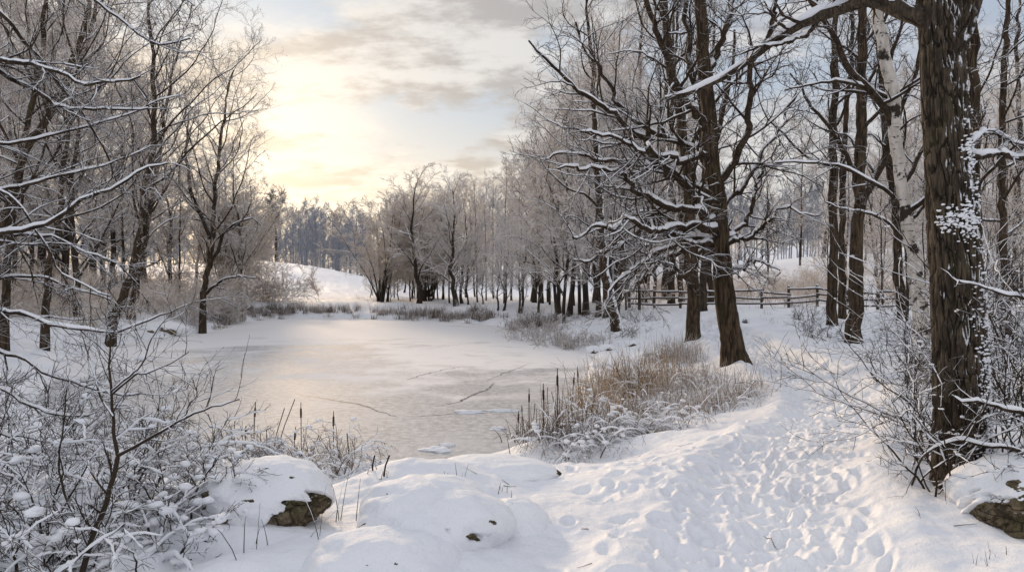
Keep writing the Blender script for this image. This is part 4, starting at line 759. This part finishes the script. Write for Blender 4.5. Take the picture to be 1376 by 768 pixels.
for px, py, h, n, mat, sn in [(740,590,.75,110,'reed_dark',14),(765,584,.95,130,'reed',8),(782,566,1.15,150,'reed',0),(800,548,1.15,150,'reed',0),(825,540,1.15,150,'reed',0),(850,532,1.1,150,'reed',0),(876,528,1.05,150,'reed',0),(815,565,.9,120,'reed',10),(842,560,.9,120,'reed',12),(870,552,.85,120,'reed',10),(795,585,.7,110,'reed_dark',26),
        (900,520,1.0,140,'reed',0),(820,520,1.1,140,'reed',0),(850,512,1.0,140,'reed',0),(800,530,1.1,140,'reed',0),(885,508,.9,130,'reed',0),(920,545,.8,130,'grass',8),(945,552,.75,130,'grass',8),(970,548,.75,140,'grass',8),(992,536,.75,140,'grass',6),(1008,528,.7,130,'grass',4),(930,525,.85,130,'grass',4),(960,522,.8,130,'grass',4),(895,560,.7,110,'grass',12),(925,508,.8,130,'grass',2),
        (905,482,.9,200,'grass',0),(918,478,.9,200,'grass',0),(893,486,.9,180,'grass',0),(930,488,.8,160,'grass',0)]:
    mat = 'reed_dark' if mat == 'reed' and k % 4 == 1 else mat; lb, gp = ('tawny reed clump in the dense reed bed right of the ice','reed clumps in the reed bed') if mat == 'reed' else ('dark brown snow-bent reed clump among the tawny reeds by the ice','dark reed clumps among the tawny reeds') if mat == 'reed_dark' else ('pale frosted grass clump on the path side of the reed bed','pale grass clumps beside the reed bed') if py > 490 else ('round pale grass tussock below the gnarled oak','pale tussocks below the oak')
    reed_clump(px, py, h*rr2.uniform(.68,1.0), int(n*.85), 710+k, mat, lb, gp, rr2.uniform(.8,1.7) if mat == 'reed' else 1.5, .30 if py > 490 else .34, max(sn, 9 if py > 490 else 0), .0072); k += 1
for i, (px, py, h, lb) in enumerate([(808,598,.6,'snow-bowed weeds at the front of the reed bed'),(770,606,.55,'snow-bowed weeds at the front left of the reed bed'),(850,585,.6,'snow-bowed weeds between the reed bed and the path'),(885,575,.55,'snow-bowed weeds near the pale grass clumps'),(830,578,.6,'snow-bowed weeds in the middle of the reed bed')]):
    g = ground(px, py); bush('weed_clump', lb, g, 20, h*1.5, 750+i, (20,66), .13, (6,3,0), .008, -.34, blobn=40, blobr=(.02,.05), sn2=False, wander=.05, twig='reed_dark', spread=.22, cat='weeds', steep=.45)
def cattail(px, py, top, lean, seed, lb, gp, head=True, Y=None):
    g = ground(px, py); r = rs(seed); h = (py-top)/F*g[1]; rt = empty('cattail', tuple(g), lb, 'cattail', gp); x = lean/F*g[1]
    P = np.array([[0,0,-.1],[x*.3,0,h*.4],[x*.7,.01,h*.75],[x,.02,h]]); P = catmull(P, 10); mb = MB(); mb.tubes(P, np.full(10, .0075), 5); mb.build('stem', M['stem'], rt)
    if head: d = nrmz(P[-1]-P[-3]); s = np.array([-.16,-.155,-.08,0,.005,.06]); q_ = P[-2]+d*s[:, None]*1.0; mb = MB(); mb.tubes(q_, np.array([.004,.016,.018,.016,.004,.002]), 8); mb.build('head', M['head'], rt)
    mb = MB(); P, R = blades(r, np.zeros(3), 7, h*.7, .03, .5, .006); mb.tubes(P, R, 3); mb.build('leaves', M['reed_dark'], rt)
for i, (px, py, top, ln, hd) in enumerate([(696,584,552,1,1),(703,586,545,-2,0),(711,582,522,0,1),(716,582,542,3,0),(731,588,515,-1,1),(749,580,495,0,1),(753,575,498,-4,0),(768,560,500,4,1),(735,560,520,1,0),(778,545,492,-2,1)]):
    cattail(px, py, top, ln, 770+i, 'cattail stalk standing in the ice left of the reed bed', 'cattails left of the reed bed', hd)
for i, (px, py, top, ln, hd) in enumerate([(297,602,572,0,0),(313,605,566,2,0),(326,606,580,-1,0),(341,606,540,2,1),(358,612,575,0,0),(366,612,548,16,0),(372,612,536,24,0),(395,612,573,2,1),(405,612,540,-1,1),(330,604,572,0,1),(470,628,582,-4,0),(448,612,552,0,1),(500,632,612,3,0),(515,640,612,8,0),(420,612,585,8,0),(352,610,580,-3,0)]):
    cattail(px, py, top, ln, 790+i, 'thin dark cattail stalk at the ice edge behind the large boulder', 'cattails behind the large boulder', hd)
def shore_grass():
    r = rs(820); mb = MB(); mb2 = MB(); n = 0
    while n < 330:
        i = r.randint(len(pp)); p = pp[i]+r.normal(0, .3, 2); out = pp[i]-np.array([-8, 36]); out = out/np.linalg.norm(out); p = p+out*abs(r.normal(0, 1.3))
        if p[1] < 41 or p[0] < -20: continue
        if fbm(np.array([p[0]*.55]), np.array([p[1]*.55]), 2, 5)[0] < .02 and r.rand() < .9: continue
        P, R = blades(r, np.array([p[0], p[1], max(0, H1(p[0], p[1]))]), 26, r.uniform(.3, .85), .18, .6, .013); (mb if r.rand() < .5 else mb2).tubes(P, R, 3); n += 1
    tag(mb.build('shore_grass', M['reed_dark']), 'dark dry grass fringe along the far edge of the ice', 'shore grass', kind='stuff'); tag(mb2.build('shore_grass', M['grass']), 'pale frosted grass fringe along the far edge of the ice', 'shore grass', kind='stuff')
shore_grass()
def undergrowth():
    r = rs(830); mb = MB(); n = 0
    while n < 420:
        s = r.randint(4); px = [r.uniform(690,900), r.uniform(-40,300), r.uniform(880,1380), r.uniform(480,700)][s]; Y = [r.uniform(26,50), r.uniform(28,46), r.uniform(16,46), r.uniform(58,72)][s]; p = at(px, HOR, Y); x, y = p[0], p[1]
        if bil(SDF, SX0, SY0, SS, np.array([x]), np.array([y]))[0] < .8 or np.min(np.hypot(PATH[:,0]-x, PATH[:,1]-y)) < 1.6: continue
        P, R = blades(r, np.array([x, y, H1(x, y)]), r.randint(2, 9), r.uniform(.12, .55), .12, .7, .0045); mb.tubes(P, R, 3); n += 1
    tag(mb.build('dry_stems', M['reed_dark']), 'scattered dry stems poking through the snow under the trees', 'dry stems', kind='stuff')
undergrowth()
for i, (px, py, h, n) in enumerate([(605,655,.22,4),(625,648,.2,4),(678,660,.14,5),(428,722,.5,3),(330,745,.55,2),(352,735,.3,3),(455,700,.45,4),(1210,640,.14,3),(1240,690,.12,3),(1325,755,.13,5),(1345,750,.1,4),(605,655,.3,3)]):
    g = ground(px, py); r = rs(850+i); rt = empty('dry_stalks', tuple(g), 'few thin dry stalks poking out of the snow in the open foreground', 'dry stalks', 'dry stalks in the open foreground'); mb = MB(); P, R = blades(r, np.zeros(3), n, h, .06, .35, .0028); mb.tubes(P, R, 4); mb.build('stem', M['stem'], rt)
    sn = MB(); ridge(sn, P, R, .008, r, 4, gap=.2); sn.build('snow_load', M['load'], rt)
# ------------------------------------------------------------------ fence
def fence():
    r = rs(900); A = at(845, HOR, 47.0); B = at(1262, HOR, 41.5); n = 11; pts = []
    for i in range(n+1):
        t = i/n; x, y = A[0]*(1-t)+B[0]*t, A[1]*(1-t)+B[1]*t+r.normal(0, .15); pts.append(np.array([x, y, H1(x, y)]))
    rt = empty('rail_fence', tuple(pts[0]), 'weathered wooden post-and-rail fence between the trunks at the field edge', 'fence'); o = pts[0]; sn = MB()
    for p in pts:
        mb = MB(); hh = 1.22+r.normal(0, .05); a = np.array([[0,0,-.2],[0,0,hh*.5],[r.normal(0,.02),0,hh-.03],[0,0,hh]])+p-o; mb.tubes(a, np.array([.085,.085,.08,.06]), 8); mb.build('post', M['fence'], rt); blobs(sn, (p-o+[0,0,hh+.01])[None], np.array([.08]), r, .7)
    for i in range(n):
        for hz in (.28, .66, 1.05):
            if i == 5 and hz > 1: dz = (-.02, -.25)
            else: dz = r.normal(0, .05, 2)
            a = pts[i]-o+[-.1,-.10,hz+dz[0]]; b = pts[i+1]-o+[.1,-.10,hz+dz[1]]; P = a+(b-a)*np.linspace(0, 1, 6)[:, None]; P[:, 2] -= .02*np.sin(np.linspace(0, PI, 6)); mb = MB(); mb.tubes(P, np.full(6, .06), 7); mb.build('rail', M['fence'], rt); ridge(sn, P[None], np.full((1, 6), .05), .05, r, 5, gap=.05)
    sn.build('snow_load', M['load'], rt)
fence()
def stump(px, py, h, rad, seed, lb):
    g = ground(px, py); r = rs(seed); rt = empty('tree_stump', tuple(g), lb, 'stump'); P = np.stack([np.array([0,.02,.03,.05,.05]), np.zeros(5), np.array([-.1,.15,h*.6,h*.95,h])], 1); mb = MB(); mb.tubes(P, rad*np.array([1.5,1.1,.9,.8,.05]), 12); mb.build('trunk', M['bark'], rt); sn = MB(); blobs(sn, np.array([[.05,0,h+.02]]), np.array([rad*1.0]), r, .7, QS3); sn.build('snow_cap', M['snow'], rt)
stump(864, 408, 1.2, .3, 910, 'broken snow-topped stump by the left end of the fence')
stump(1002, 434, .14, .12, 911, 'low dark stump in the snow right of the gnarled oak')

def litter():
    r = rs(950); mb = MB()
    for i in range(70):
        d = math.exp(r.uniform(math.log(4.0), math.log(16))); x = d*r.uniform(-.55, .68); y = d
        if bil(SDF, SX0, SY0, SS, np.array([x]), np.array([y]))[0] < .6 or (np.min(np.hypot(PATH[:,0]-x, PATH[:,1]-y)) < .9 and r.rand() < .8): continue
        a = r.rand()*6.28; n = 5; L = r.uniform(.04, .20); t = np.linspace(0, 1, n); X = x+np.cos(a)*L*t+np.cumsum(r.normal(0, .004, n)); Y = y+np.sin(a)*L*t+np.cumsum(r.normal(0, .004, n))
        mb.tubes(np.stack([X, Y, height(X, Y)+.004], 1), np.linspace(.0035, .0015, n)*r.uniform(.7, 1.3), 4)
    tag(mb.build('twig_litter', M['stem']), 'small dark fallen twigs scattered over the foreground snow', 'twig litter', kind='stuff')
litter()
